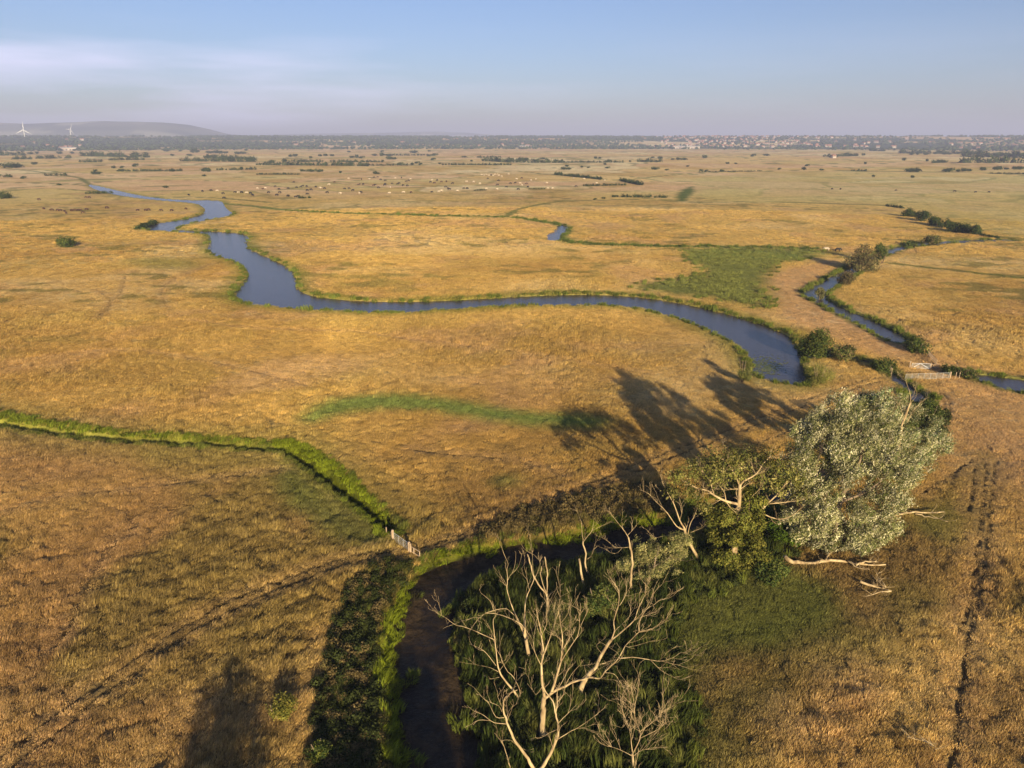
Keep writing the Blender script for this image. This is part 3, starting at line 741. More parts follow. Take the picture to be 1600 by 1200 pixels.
# ------------------------------------------------------------------ wood: limbs drawn point by point, with twigs of their own
def limb_pts(pts, Y0, Y1, wob=.0, g=None):
    n = len(pts); out = []
    for i, (px, py) in enumerate(pts):
        out.append(V(px, py, Y0 + (Y1 - Y0) * i / max(1, n - 1) + (g.uniform(-wob, wob) if g and 0 < i else 0)))
    return out
def catmull(p, k=3):
    if len(p) < 3: return p
    o = []
    for i in range(len(p) - 1):
        a, b, c, d = p[max(i - 1, 0)], p[i], p[i + 1], p[min(i + 2, len(p) - 1)]
        for j in range(k):
            t = j / k
            o.append(.5 * ((2 * b) + (c - a) * t + (2 * a - 5 * b + 4 * c - d) * t * t + (3 * b - a - 3 * c + d) * t ** 3))
    o.append(p[-1]); return o
def twig(mb, p, d, l, r, depth, g, upb=.25):
    pts = [p.copy()]; q = p.copy(); dd = d.copy(); k = 4
    for i in range(k):
        dd = (dd + Vector((g.gauss(0, .15), g.gauss(0, .15), g.gauss(0, .13) + upb * .35))).normalized()
        q = q + dd * l / k; pts.append(q.copy())
    mb.tube(pts, [max(.007, r * (1 - .8 * i / k)) for i in range(k + 1)], 4, cap=False)
    if depth > 0:
        for i in range(1, k + 1):
            for _ in range(g.choice([0, 1, 1, 1] if depth > 1 else [0, 0, 1, 1])):
                nd = (dd + Vector((g.gauss(0, .42), g.gauss(0, .42), g.gauss(0, .32) + .12))).normalized()
                twig(mb, pts[i], nd, l * g.uniform(.35, .6), r * .5, depth - 1, g, upb)
def dead_tree(name, label, base_px, limbs, cat='dead tree', mat=None, seed=1, tw=.85, depth=2, group=None, tl=1.0):
    """limbs: (points, r0, r1, dY0, dY1, twigs[, is_trunk])"""
    g = random.Random(seed); mat = mat or M_BARK
    bx, by, _ = G(*base_px); bz = zat(bx, by)
    root = empty(name, (bx, by, bz)); tag(root, label, cat, group)
    trunk_done = False
    for L_ in limbs:
        pts, r0, r1, d0, d1, nt_ = L_
        P3 = catmull(limb_pts(pts, by + d0, by + d1, abs(d1 - d0) * .06, g), 3)
        jj = min(r1 * .5, .03)
        P3 = [p + Vector((g.gauss(0, jj), g.gauss(0, jj), g.gauss(0, jj))) if 0 < i < len(P3) - 1 else p for i, p in enumerate(P3)]
        if not trunk_done:
            foot = Vector((bx, by + d0, bz - .3))
            if (P3[0] - foot).length > .5: P3 = [foot, (foot + P3[0]) / 2 + Vector((.05, 0, 0))] + P3
            P3[0].z = min(P3[0].z, bz - .2)
        k = len(P3); mb = MB()
        rad = [(r0 + (r1 - r0) * (i / (k - 1)) ** .65) * (.58 if r0 < .15 else .74) for i in range(k)]
        if not trunk_done: rad[0] *= 1.45; rad[1] *= 1.1
        mb.tube(P3, [r * g.uniform(.9, 1.1) for r in rad], 8 if r0 > .12 else 5)
        tot = sum((P3[i + 1] - P3[i]).length for i in range(k - 1))
        for _ in range(int(nt_ * tw)):
            i = min(k - 2, int(k * g.uniform(.25, 1.0)))
            ax = (P3[i + 1] - P3[i]).normalized()
            d = (ax * g.uniform(.6, 1.2) + Vector((g.gauss(0, .42), g.gauss(0, .42), g.gauss(0, .3) + .1))).normalized()
            twig(mb, P3[i], d, g.uniform(.8, 2.1) * tl * (1.1 - .4 * i / k), max(.014, rad[i] * .34), depth, g)
        o = mb.build('trunk' if not trunk_done else 'limb', mat, None, True)
        o.parent = root; o.data.transform(Matrix.Translation(-Vector((bx, by, bz))))
        trunk_done = True
    return root

dead_tree('dead_tree', 'tall bare dead tree nearest the camera, a pale V at the bottom edge', (846, 1262), [
 ([(848,1225),(842,1206)], .30, .24, 0, 0, 0),
 ([(842,1206),(832,1198),(821,1178),(808,1163),(799,1145),(790,1121),(786,1108),(788,1092),(797,1083),(808,1078)], .20, .035, 0, -1.5, 9),
 ([(842,1206),(852,1192),(863,1172),(871,1150),(872,1130),(868,1117),(865,1099),(858,1088),(846,1070)], .21, .04, 0, 1.5, 9),
 ([(790,1131),(772,1129),(757,1119),(742,1110)], .06, .015, -1, -2, 3), ([(766,1126),(748,1125),(739,1133)], .04, .012, -1.2, -1.6, 2),
 ([(788,1121),(775,1120),(764,1099),(761,1095)], .05, .012, -1, -1, 3), ([(784,1112),(779,1103),(763,1096)], .04, .012, -1, -1.8, 2), ([(792,1119),(797,1108),(810,1098)], .035, .012, -1, 0, 2),
 ([(870,1156),(893,1142),(905,1136),(925,1122),(935,1115)], .06, .014, 1, 2.5, 4), ([(872,1130),(884,1118),(894,1108),(903,1099)], .05, .014, 1, 2, 3),
 ([(868,1117),(871,1097),(871,1079),(880,1062),(889,1044)], .07, .018, 1, 1, 5), ([(871,1097),(880,1085),(884,1070),(894,1052),(908,1037)], .05, .014, 1, 1.4, 4),
 ([(870,1140),(856,1146),(846,1150)], .04, .012, .8, .2, 2)], seed=3)
dead_tree('dead_tree', 'many stemmed pale dead tree in the middle of the foreground, with the widest bare crown', (848, 1150), [
 ([(847,1135),(848,1118),(849,1104),(851,1090)], .34, .24, 0, .3, 2),
 ([(851,1090),(848,1072),(846,1040),(849,1022),(846,993),(843,975),(838,952)], .19, .025, .3, 1.2, 14),
 ([(851,1090),(861,1083),(869,1059),(876,1035),(878,1017),(879,998),(876,975),(872,955)], .20, .025, .3, -.6, 14),
 ([(876,1035),(887,1017),(897,1002),(904,989),(906,962),(907,942)], .09, .015, -.2, .4, 9), ([(904,986),(911,970),(920,952)], .04, .012, .3, 1, 3),
 ([(878,1017),(888,1000),(890,989),(891,965),(893,935)], .06, .013, -.4, -1, 6), ([(846,1040),(836,1020),(832,1000),(822,985)], .06, .014, .6, 1.5, 4),
 ([(848,1072),(838,1085),(832,1078),(824,1068)], .05, .012, .3, -.8, 3), ([(849,1022),(858,1000),(866,975),(872,959),(876,922)], .08, .013, .6, 1.2, 8),
 ([(846,993),(854,975),(854,952),(860,935)], .05, .012, .8, 1.2, 4),
 ([(858,1086),(871,1077),(882,1073),(897,1065),(913,1061),(922,1058),(937,1060),(944,1051),(955,1040),(966,1029),(977,1009),(988,998),(999,988),(1018,982)], .15, .022, .2, -2.4, 14),
 ([(999,988),(999,971),(1010,952),(1020,946),(1035,935)], .06, .013, -2.2, -2.4, 6), ([(999,988),(1017,984),(1035,970)], .04, .012, -2.3, -3, 4),
 ([(966,1029),(988,1027),(1016,1031),(1032,1033),(1051,1028),(1063,1020),(1074,1021)], .08, .013, -1.8, -3.2, 8), ([(1016,1031),(1034,1048),(1054,1059)], .035, .01, -2.6, -3.4, 3),
 ([(1032,1033),(1049,1037),(1062,1047)], .03, .01, -2.8, -3.4, 2), ([(944,1051),(959,1053),(968,1064),(977,1081)], .045, .012, -1.3, -1.8, 4), ([(977,1009),(984,1012),(992,1014)], .03, .01, -2, -2.4, 2)], seed=4, tl=1.15)
dead_tree('dead_tree', 'dead tree with thick rough leaning trunk, right of the widest bare crown', (903, 1086), [
 ([(903,1084),(917,1057),(930,1042),(941,1022),(955,1000)], .33, .17, 0, .8, 2),
 ([(955,1000),(960,985),(959,970),(966,946),(967,927),(964,917),(952,901)], .14, .018, .8, 1.6, 10), ([(968,946),(977,931),(980,914)], .06, .013, 1.4, 2, 5),
 ([(955,1000),(969,989),(990,970),(997,952),(1005,935),(1009,925),(1008,908)], .13, .015, .8, 0, 11), ([(990,970),(1006,955),(1020,930),(1030,915)], .06, .012, .2, -.6, 6),
 ([(953,1004),(962,985),(972,975),(984,962),(985,945)], .05, .012, .8, 2, 5), ([(941,1022),(932,1010),(938,1004),(946,1008)], .03, .01, .6, 0, 3)], seed=5)
dead_tree('dead_tree', 'dead tree leaning left from a broken trunk over the reeds beside the mud', (818, 1101), [
 ([(818,1098),(813,1094)], .18, .15, 0, 0, 0),
 ([(813,1094),(801,1077),(788,1062),(780,1048),(776,1028),(773,998),(771,980),(771,968),(775,962)], .15, .02, 0, -.6, 8),
 ([(813,1094),(812,1077),(803,1059),(790,1044),(782,1026),(775,1013)], .08, .03, 0, .8, 5), ([(775,1040),(759,1020),(750,1013),(733,1006)], .06, .013, -.3, -.9, 3),
 ([(779,1050),(768,1044),(753,1040)], .045, .012, -.3, -.6, 2), ([(803,1059),(805,1042),(802,1037)], .035, .012, .5, .5, 1), ([(812,1075),(816,1059)], .03, .01, .2, .3, 1),
 ([(773,1000),(747,988),(727,980),(711,976),(696,965),(680,957)], .07, .012, -.5, -1.3, 5), ([(729,980),(719,966)], .025, .01, -1, -1, 1), ([(780,1058),(772,1060),(760,1062)], .03, .01, -.2, -.5, 2)], seed=6)
dead_tree('dead_tree', 'slender bare dead tree with an arched left arm behind the widest crown', (826, 1030), [
 ([(826,1028),(822,1000),(819,980),(820,959)], .26, .13, 0, .3, 2),
 ([(820,959),(821,940),(827,922),(834,906),(840,894),(844,881),(842,869)], .12, .018, .3, .8, 6), ([(827,922),(822,897),(823,886)], .05, .013, .5, .2, 3), ([(834,906),(832,877),(832,859)], .05, .012, .6, 1, 3),
 ([(819,985),(816,977),(805,970),(786,962),(768,958),(757,959),(750,965),(739,965),(726,971)], .10, .014, 0, -1.2, 5), ([(748,966),(732,987)], .035, .012, -1, -1.3, 1),
 ([(772,957),(766,939),(752,927),(749,920)], .045, .012, -.8, -1, 2), ([(758,958),(784,951),(796,954),(806,965)], .06, .04, -.9, 0, 1),
 ([(822,1000),(812,975),(804,957),(797,939),(792,920),(793,906),(792,889),(794,881),(789,869),(783,852)], .13, .015, 0, .2, 5), ([(794,906),(797,899),(810,885),(817,859)], .05, .012, .1, .5, 2),
 ([(800,896),(805,881),(806,865),(804,861)], .03, .01, .2, .6, 1), ([(791,915),(786,910),(779,890)], .035, .012, .1, -.3, 1)], seed=7)
dead_tree('dead_tree', 'snapped dead tree with three thick blunt broken stems rising behind the bare crowns', (858, 985), [
 ([(858,982),(857,955),(855,937),(854,928)], .22, .15, 0, .2, 2),
 ([(854,928),(855,910),(855,890),(851,870)], .12, .10, .2, .3, 1), ([(854,930),(842,912),(834,900),(829,884),(824,866)], .13, .10, .2, -.2, 1),
 ([(854,926),(845,903),(846,885)], .08, .06, .2, .6, 1), ([(857,945),(866,925),(872,915)], .03, .01, .1, .4, 1)], seed=8, tw=.8)
dead_tree('dead_snag', 'short straight branchless pale snag beside a thinner forked stem', (912, 924), [([(912,921),(908,892),(905,873)], .17, .13, 0, 0, 0)], 'dead tree', seed=9)
dead_tree('dead_tree', 'thin curving dead stem with a small forked top standing against the dark pool', (924, 908), [
 ([(923,902),(915,886),(915,865),(911,846)], .18, .10, 0, .1, 1), ([(911,846),(909,830),(909,817)], .07, .03, .1, .2, 1), ([(912,846),(922,833),(925,828),(928,814)], .07, .02, .1, .4, 1),
 ([(925,829),(936,824),(946,819)], .035, .01, .4, .8, 1), ([(917,874),(926,869)], .025, .01, .1, .3, 1)], seed=10, tw=1)
dead_tree('dead_tree', 'bare orange tinted dead tree rising out of the grey green willow scrub by the pool', (986, 925), [
 ([(986,915),(986,895),(988,874),(985,855),(982,840)], .20, .11, 0, .1, 2), ([(982,840),(976,830),(969,821),(960,810),(952,799)], .08, .014, .1, .4, 4), ([(981,836),(989,826),(984,814)], .05, .013, .1, .5, 3),
 ([(982,855),(972,856),(960,854),(952,847)], .05, .012, .1, -.5, 4), ([(972,856),(966,863),(959,865)], .03, .01, 0, -.4, 2)], seed=11)
dead_tree('dead_tree', 'pale leaning dead tree with spreading claw-like limbs left of the sparse oak', (1093, 878), [
 ([(1092,875),(1083,858),(1074,841),(1069,825)], .30, .20, 0, .4, 3),
 ([(1069,828),(1057,822),(1046,806),(1036,794),(1024,783),(1013,771),(999,765)], .14, .016, .4, -1, 7), ([(1006,769),(1002,748)], .03, .012, -.8, -.6, 2),
 ([(1069,825),(1062,813),(1053,788),(1039,762),(1034,750),(1031,738)], .15, .016, .4, 1.2, 9), ([(1053,788),(1050,772),(1042,765),(1030,768)], .05, .012, .8, .2, 3),
 ([(1074,838),(1078,820),(1085,806),(1090,790),(1087,776)], .10, .016, .4, .9, 6), ([(1079,832),(1094,826),(1109,816)], .06, .012, .4, 0, 5), ([(1036,794),(1028,778),(1025,768)], .04, .012, 0, .5, 2),
 ([(1062,813),(1066,795),(1060,775)], .06, .012, .6, 1.4, 4), ([(1055,835),(1035,838),(1022,840),(1010,833)], .04, .01, .2, -1, 4)], seed=12)
dead_tree('dead_tree', 'small finely twigged bare tree low in the foreground, right of the widest crown', (991, 1212), [
 ([(990,1200),(988,1178)], .16, .12, 0, 0, 3), ([(988,1178),(999,1156),(1000,1143),(994,1130),(991,1108)], .10, .018, 0, .3, 16), ([(988,1175),(986,1158),(984,1141),(977,1123),(972,1108)], .08, .015, 0, -.4, 15),
 ([(1000,1143),(1021,1127),(1038,1110)], .05, .012, .2, .3, 12), ([(999,1154),(1029,1139),(1041,1128)], .05, .012, .1, -.5, 10), ([(989,1182),(970,1172),(950,1165)], .05, .012, 0, -.3, 9),
 ([(989,1182),(1003,1172),(1016,1171)], .04, .012, 0, .4, 8), ([(992,1115),(990,1095),(987,1085)], .03, .01, .3, .6, 8)], seed=13, depth=2, tl=1.25)
dead_tree('dead_snag', 'thin crooked dead stem at the bottom edge left of the forked dead tree', (799, 1215), [([(797,1198),(790,1174),(783,1156)], .10, .03, 0, .2, 4), ([(783,1158),(792,1156),(802,1158)], .03, .01, .1, .4, 2)], 'dead tree', seed=14)
dead_tree('dead_tree', 'bare pale branched top standing above the silver willow in front of the metal railing', (1408, 768), [
 ([(1404,712),(1406,690),(1409,665),(1416,648),(1423,629)], .28, .15, 0, .3, 3), ([(1423,629),(1422,614),(1418,603),(1414,592)], .09, .02, .3, .4, 3), ([(1423,624),(1428,616),(1431,606)], .05, .015, .3, .8, 2), ([(1424,629),(1432,618),(1431,608)], .04, .012, .3, .8, 2),
 ([(1418,660),(1422,650),(1429,639),(1441,627)], .09, .02, .1, 1, 5), ([(1412,656),(1409,644),(1405,629)], .07, .02, 0, -.5, 4), ([(1392,652),(1397,642),(1403,631)], .05, .02, .2, .6, 3)], seed=15, tl=1.6)

def fallen(label, px, branches, r, seed, group='fallen boughs on the grass'):
    g = random.Random(seed); bx, by, _ = G(*px[len(px) // 2]); bz = zat(bx, by)
    root = empty('fallen_bough', (bx, by, bz)); tag(root, label, 'fallen bough', group)
    for i, b in enumerate([px] + branches):
        P3 = []
        for j, (u, v) in enumerate(b):
            h = .55 + .18 * math.sin(j * 2.1 + seed) + (.35 * j / len(b) if i else 0)
            P3.append(Vector(G(u, v, h)))
        P3 = catmull(P3, 4); k = len(P3); rr = r if i == 0 else r * .5
        mb = MB(); P3 = [p + Vector((g.gauss(0, .05), g.gauss(0, .05), g.gauss(0, .05))) for p in P3]
        mb.tube(P3, [rr * (1 - .75 * j / k) for j in range(k)], 6)
        for _ in range(5):
            j = g.randrange(k // 3, k - 1); d = Vector((g.gauss(0, 1), g.gauss(0, .6), g.uniform(0, .8))).normalized()
            twig(mb, P3[j], d, g.uniform(.5, 1.3), .035, 1, g)
        o = mb.build('trunk' if i == 0 else 'branch', M_BARK, None, True); o.parent = root; o.data.transform(Matrix.Translation(-Vector((bx, by, bz))))
fallen('longest pale fallen bough lying under the silver willow', [(1226,870),(1240,878),(1267,881),(1290,876),(1322,877),(1340,881),(1383,883)], [[(1290,876),(1293,868),(1297,862)],[(1325,877),(1340,886),(1360,891)],[(1337,882),(1352,878),(1372,877)]], .27, 1)
fallen('small forked fallen bough on the grass below the longest one', [(1342,908),(1374,918),(1392,923)], [[(1392,923),(1370,926),(1351,933)],[(1380,920),(1374,908),(1369,895)],[(1384,918),(1378,905)]], .16, 2)
fallen('fallen bough lying right of the silver willow, forked toward the track', [(1381,811),(1404,803),(1430,800),(1475,800)], [[(1430,802),(1452,808),(1482,815)],[(1404,804),(1395,795),(1390,790)]], .2, 3)
fallen('thin fallen stick in the grass near the bottom right wheel track', [(1418,1152),(1430,1154),(1444,1156)], [[(1444,1156),(1455,1163),(1462,1170)]], .05, 4)

# ------------------------------------------------------------------ living trees
def blob(px, py, Y, rx, ry, rz):
    p = V(px, py, Y); return (p.x, p.y, p.z, rx, ry, rz)
SILVER = [(.26,.25,.10),(.50,.46,.26),(.09,.11,.03),(.38,.36,.17),(.15,.17,.05),(.68,.62,.40)]
def leafy_tree(name, label, base_px, blobs, n, size, asp, cols, limbs, seed, along=None, cat='tree', group=None, sprlen=.7, bark=None, shell=.5, sprig=7, up=.3):
    bx, by, _ = G(*base_px); bz = zat(bx, by)
    root = empty(name, (bx, by, bz)); tag(root, label, cat, group)
    g = random.Random(seed); first = True
    mbl = MB(); 
    for pts, r0, r1, d0, d1, nt_ in limbs:
        P3 = catmull(limb_pts(pts, by + d0, by + d1), 3)
        mb = MB() if first else mbl
        if first: P3 = [Vector((bx, by + d0, bz - .3))] + P3
        k = len(P3); rad = [r0 + (r1 - r0) * (i / (k - 1)) ** .8 for i in range(k)]
        mb.tube(P3, rad, 8 if r0 > .12 else 5)
        for _ in range(nt_):
            i = min(k - 2, int(k * g.uniform(.2, 1.0)))
            d = ((P3[i + 1] - P3[i]).normalized() * .6 + Vector((g.gauss(0, .6), g.gauss(0, .6), g.gauss(0, .4)))).normalized()
            twig(mbl, P3[i], d, g.uniform(.8, 1.8), max(.02, rad[i] * .4), 2, g)
        if first:
            o = mb.build('trunk', bark or M_BARK2, None, True); o.parent = root; o.data.transform(Matrix.Translation(-Vector((bx, by, bz)))); first = False
    if mbl.v:
        o = mbl.build('limbs', bark or M_BARK2, None, True); o.parent = root; o.data.transform(Matrix.Translation(-Vector((bx, by, bz))))
    crown('crown', blobs, n, size, asp, cols, root, along, up, shell, seed, (bx, by, bz), sprig, sprlen)
    return root
def lobes(cx, cy, cz, R, Rz, n, rr, seed, flat=.0):
    g = random.Random(seed); out = []
    for i in range(n):
        while True:
            d = Vector((g.uniform(-1, 1), g.uniform(-1, 1), g.uniform(-1, 1)))
            if d.length < 1: break
        s = g.uniform(.7, 1.25) * rr
        out.append((cx + d.x * R, cy + d.y * R, cz + d.z * Rz, s, s, s * .85))
    return out

WIND = (.50, .12, .78)
def plumes(blobs, per, rr, seed):
    g = random.Random(seed); out = []
    for (x, y, z, a, b, c) in blobs:
        for _ in range(per):
            d = Vector((g.gauss(0, 1), g.gauss(0, 1), g.gauss(0, 1))).normalized() * (g.uniform(.6, 1.2) if g.random() < .8 else g.uniform(1.2, 1.7))
            r = rr * g.uniform(.55, 1.3) * (1.25 - .35 * d.length)
            out.append((x + d.x * a, y + d.y * b, z + d.z * c, r * 1.15, r, r * .8))
    return out
# big silver willow: a near tree and a farther one
b1 = G(1298, 864); w1 = []
for px, py, dy, r in [(1300,820,-1,2.2),(1275,800,-.5,2.0),(1335,825,-.8,2.0),(1365,800,0,2.2),(1300,780,-1.5,2.3),(1345,770,-1,2.6),(1390,775,.6,2.0),(1270,760,.5,2.0),(1310,745,-.5,2.4),(1352,730,0,2.6),(1395,735,1,2.3),
                      (1265,725,2,2.0),(1300,705,2,2.4),(1340,695,2,2.6),(1385,700,2.5,2.5),(1420,715,3,2.0),(1285,690,4,2.0),(1320,665,4,2.2),(1360,665,5,2.4),(1262,780,1,1.6),(1250,745,1.5,1.5),(1245,705,3,1.5),(1262,680,4.5,1.5),(1295,655,6,1.6),(1318,632,7,1.5),(1248,815,0,1.3),(1270,835,0,1.3),(1375,820,0,1.6),(1400,755,2,2.0),(1305,840,-.4,1.6),(1350,845,0,1.5),(1330,750,3,3),(1350,700,6,3)]:
    w1.append(blob(px, py, b1[1] + dy, r, r, r * .95))
leafy_tree('silver_willow', 'large silver leaved willow, the nearer one, bending over the longest fallen bough', (1298, 864), plumes(w1, 8, .80, 5), 130000, .25, .34, SILVER,
    [([(1298,855),(1302,835),(1308,800),(1318,770)], .45, .25, 0, .5, 2), ([(1308,800),(1290,770),(1275,735),(1285,700)], .2, .05, .3, 2, 8), ([(1318,770),(1340,730),(1350,690),(1345,670)], .22, .05, .5, 4, 8), ([(1312,785),(1350,770),(1385,745)], .18, .05, .4, 1, 8), ([(1318,770),(1315,720),(1310,680)], .18, .05, .6, 3, 6)],
    21, WIND, 'willow', None, 1.5, None, .5, 12)
b2 = G(1385, 745); w2 = []
for px, py, dy, r in [(1345,650,2,2.3),(1375,640,2,2.4),(1330,665,1,2.0),(1400,665,1,2.6),(1430,670,2,2.4),(1450,685,1,2.2),(1415,700,0,2.6),(1440,710,0,2.2),(1380,690,0,2.6),(1350,690,-1,2.2),(1390,720,-1,2.4),(1355,630,4,2.0),(1385,620,4,2.0),(1405,640,3,2),(1425,725,-1,2),(1462,690,2,1.6),(1330,645,4,1.6)]:
    w2.append(blob(px, py, b2[1] + dy, r, r, r * .9))
leafy_tree('silver_willow', 'silver leaved willow, the farther one, whose crown reaches up to the gateway', (1385, 745), plumes(w2, 8, .86, 6), 90000, .27, .32, SILVER + [(.26,.33,.15)],
    [([(1385,735),(1388,710),(1392,690)], .4, .22, 0, .5, 2), ([(1388,705),(1360,670),(1350,640)], .2, .05, .3, 3, 8), ([(1392,690),(1420,680),(1445,690)], .2, .05, .3, 2, 8), ([(1392,690),(1385,650),(1380,630)], .2, .05, .3, 3, 8)],
    22, WIND, 'willow', None, 1.5, None, .5, 12)
# sparse oak, half dead
b3 = G(1146, 890); OAK = [(.15,.145,.035),(.22,.20,.05),(.10,.11,.03),(.30,.26,.09),(.17,.17,.04)]
oakb = []
for px, py, dy, r in [(1060,745,1,1.3),(1085,735,2,1.5),(1110,720,2,1.5),(1140,715,2.5,1.5),(1170,715,3,1.5),(1200,715,2,1.4),(1225,735,1,1.4),(1245,745,0,1.3),(1075,765,0,1.1),(1120,745,1,1.5),(1150,735,2,1.5),(1185,745,2,1.3),(1215,760,1,1.2),(1250,770,0,1.1),(1050,770,.5,1.0),(1100,790,0,1.0)]:
    oakb.append(blob(px, py, b3[1] + dy, r, r * 1.2, r * .8))
ivy = [blob(px, py, b3[1] + dy, r, r, r * 1.1) for px, py, dy, r in [(1145,830,0,2.0),(1150,860,-.3,1.7),(1165,810,.2,1.6),(1130,815,.4,1.6),(1178,845,0,1.5),(1125,850,0,1.4),(1155,795,.4,1.4),(1148,880,-.3,1.3)]]
oak_root = leafy_tree('oak_tree', 'half dead oak, sparse olive leaves on twisted limbs, beside the silver willow', (1146, 890), oakb, 8200, .23, .8, OAK,
    [([(1146,880),(1148,850),(1151,815),(1155,785),(1156,757)], .45, .16, 0, .6, 4),
     ([(1155,788),(1134,783),(1116,774),(1106,767),(1088,762),(1070,752)], .17, .03, .5, 0, 12), ([(1156,760),(1162,752),(1181,741),(1193,724),(1205,712)], .13, .03, .6, 1.5, 12), ([(1156,760),(1148,742),(1138,725),(1128,712)], .12, .03, .6, 2.2, 12),
     ([(1152,812),(1170,806),(1186,799),(1199,787),(1213,774),(1225,759),(1242,746)], .20, .03, .3, 1, 12), ([(1199,787),(1225,785),(1258,780)], .09, .02, .6, 0, 8), ([(1186,800),(1214,811),(1237,806),(1258,788)], .08, .02, .3, -.8, 7),
     ([(1155,790),(1143,802),(1138,812),(1132,800)], .06, .02, .4, 0, 4), ([(1134,783),(1132,770),(1124,758),(1115,745)], .07, .02, .4, 1.2, 8), ([(1116,774),(1108,750),(1096,735)], .07, .02, .3, 1.4, 8), ([(1170,806),(1172,780),(1186,765),(1190,750)], .06, .02, .4, 1.2, 8)],
    23, None, 'oak', None, .8, M_BARK, .25, 6)
ic = crown('ivy', plumes(ivy, 6, .85, 9), 24000, .22, .85, [(.15,.15,.03),(.23,.21,.045),(.09,.10,.02),(.17,.18,.035)], oak_root, None, .4, .6, 31, tuple(oak_root.location), 7, .5)
# grey green willow scrub left of the oak
b4 = G(1020, 900)
leafy_tree('grey_willow', 'low grey green willow bush spilling over the bank between the dead trees', (1020, 905),
    plumes([blob(px, py, b4[1] + dy, r * .85, r * .85, r * .8) for px, py, dy, r in [(1010,880,0,1.6),(1035,865,.5,1.8),(1055,875,0,1.5),(985,895,-.3,1.3),(1030,890,-.5,1.6),(1060,850,1,1.3),(1015,860,1.2,1.4),(1000,915,-1,1.2),(1045,900,-.6,1.2),(975,885,0,.9)]], 6, .62, 8),
    26000, .22, .30, [(.25,.24,.08),(.36,.33,.13),(.15,.17,.05),(.42,.36,.15)], [([(1020,900),(1022,885),(1025,870)], .15, .06, 0, .3, 4), ([(1022,885),(1040,875),(1052,865)], .08, .03, 0, .5, 4)], 24, (.5, .1, .5), 'shrub', None, .7, None, .55)
def shrub(name, label, base_px, hpx, wpx, cols, n, size, seed, cat='shrub', group=None, along=None, asp=.75, lob=9, stems=3):
    bx, by, _ = G(*base_px); bz = zat(bx, by); d = math.hypot(by, H) * 1.0
    sx = (bx * bx + by * by + H * H) ** .5 / F
    w = wpx * sx / 2; h = hpx * sx / max(.55, math.cos(math.atan2(H, by)))
    root = empty(name, (bx, by, bz)); tag(root, label, cat, group)
    g = random.Random(seed); mb = MB()
    for _ in range(stems):
        a = g.uniform(0, 6.28); mb.tube([(0, 0, -.2), (math.cos(a) * w * .3, math.sin(a) * w * .3, h * .35), (math.cos(a) * w * .5, math.sin(a) * w * .5, h * .7)], [.10 + h * .01, .07, .03], 5)
    o = mb.build('stem', M_BARK2, None, True); o.parent = root
    crown('crown', lobes(0, 0, h * .42, w * .68, h * .34, lob, max(.35, min(w, h) * .42), seed), n, size, asp, cols, root, along, .4, .55, seed, (0, 0, 0), 7, size * 3)
    return root
BUSHG = [(.07,.10,.025),(.11,.13,.03),(.05,.075,.02),(.14,.15,.04)]
DRYG = [(.20,.16,.07),(.26,.20,.09),(.14,.13,.05),(.16,.12,.06)]
shrub('riverside_bush', 'round dark green bush at the end of the wide river bend', (1272, 560), 44, 54, BUSHG, 9000, .30, 31)
shrub('riverside_bush', 'smaller thorny brown green bush just right of the round dark bush by the river', (1312, 562), 26, 42, DRYG + BUSHG, 5000, .28, 32)
shrub('riverside_bush', 'yellow green willow clump on the point below the river bend', (1277, 600), 36, 42, [(.22,.21,.05),(.16,.18,.04),(.28,.25,.07)], 6000, .25, 33, along=(.1, .1, .9), asp=.3)
shrub('riverside_bush', 'low green bush beside the dark cross ditch, left of the timber fence', (1380, 577), 20, 40, BUSHG, 4000, .28, 34)
shrub('riverside_bush', 'bush closing off the near end of the straight ditch', (1432, 549), 20, 46, BUSHG, 4500, .3, 35)
shrub('riverside_bush', 'rounded bush immediately right of the white gate', (1482, 584), 14, 26, BUSHG, 2600, .26, 36)
shrub('riverside_bush', 'scrubby bush at the ditch, between the rounded gate bush and the open water', (1508, 590), 12, 28, BUSHG + DRYG, 2600, .26, 37)
shrub('riverside_bush', 'tall dark reedy bush at the inner tip of the river bend', (1160, 598), 50, 30, [(.14,.15,.04),(.20,.19,.06),(.08,.10,.03)], 6500, .25, 38, along=(0, 0, 1), asp=.25)
shrub('ditch_tree', 'largest grey brown leafy tree over the straight ditch, casting a long shadow', (1352, 424), 38, 54, DRYG + [(.15,.15,.06)], 12000, .42, 39, 'tree')
shrub('ditch_tree', 'tall dark shrub on the right shoulder of the largest ditch tree', (1378, 412), 36, 22, BUSHG, 4200, .42, 40, 'tree')
shrub('ditch_tree', 'grey thorny shrub hanging over the ditch water below the largest ditch tree', (1318, 444), 20, 30, DRYG, 4500, .38, 41, 'shrub')
shrub('ditch_tree', 'small feathery tree standing in the ditch bend', (1281, 466), 28, 14, [(.20,.19,.08),(.15,.15,.06)], 2500, .34, 42, 'tree')
shrub('ditch_tree', 'round olive tree up the ditch beyond the largest ditch tree', (1452, 383), 17, 24, BUSHG + DRYG, 3600, .5, 43, 'tree')
shrub('ditch_tree', 'dark flattened bush left of the round olive tree on the ditch', (1424, 384), 9, 22, BUSHG, 2600, .5, 44, 'shrub')
shrub('field_bush', 'single round bush alone in the left golden field', (106, 386), 13, 22, BUSHG, 2600, .55, 45)
shrub('field_bush', 'single small bush at the left edge of the photo above the lone field bush', (10, 310), 9, 16, BUSHG, 1400, .9, 46)
shrub('nettle_bush', 'dark bushy clump right of the oak foot on the green grass', (1195, 900), 22, 60, BUSHG, 6000, .2, 47)
shrub('scrub_bush', 'olive bush growing in the middle of the snapped dead stems', (880, 985), 45, 60, [(.17,.17,.05),(.22,.20,.07),(.10,.12,.03)], 8500, .17, 48, along=(.2, 0, .9), asp=.35)
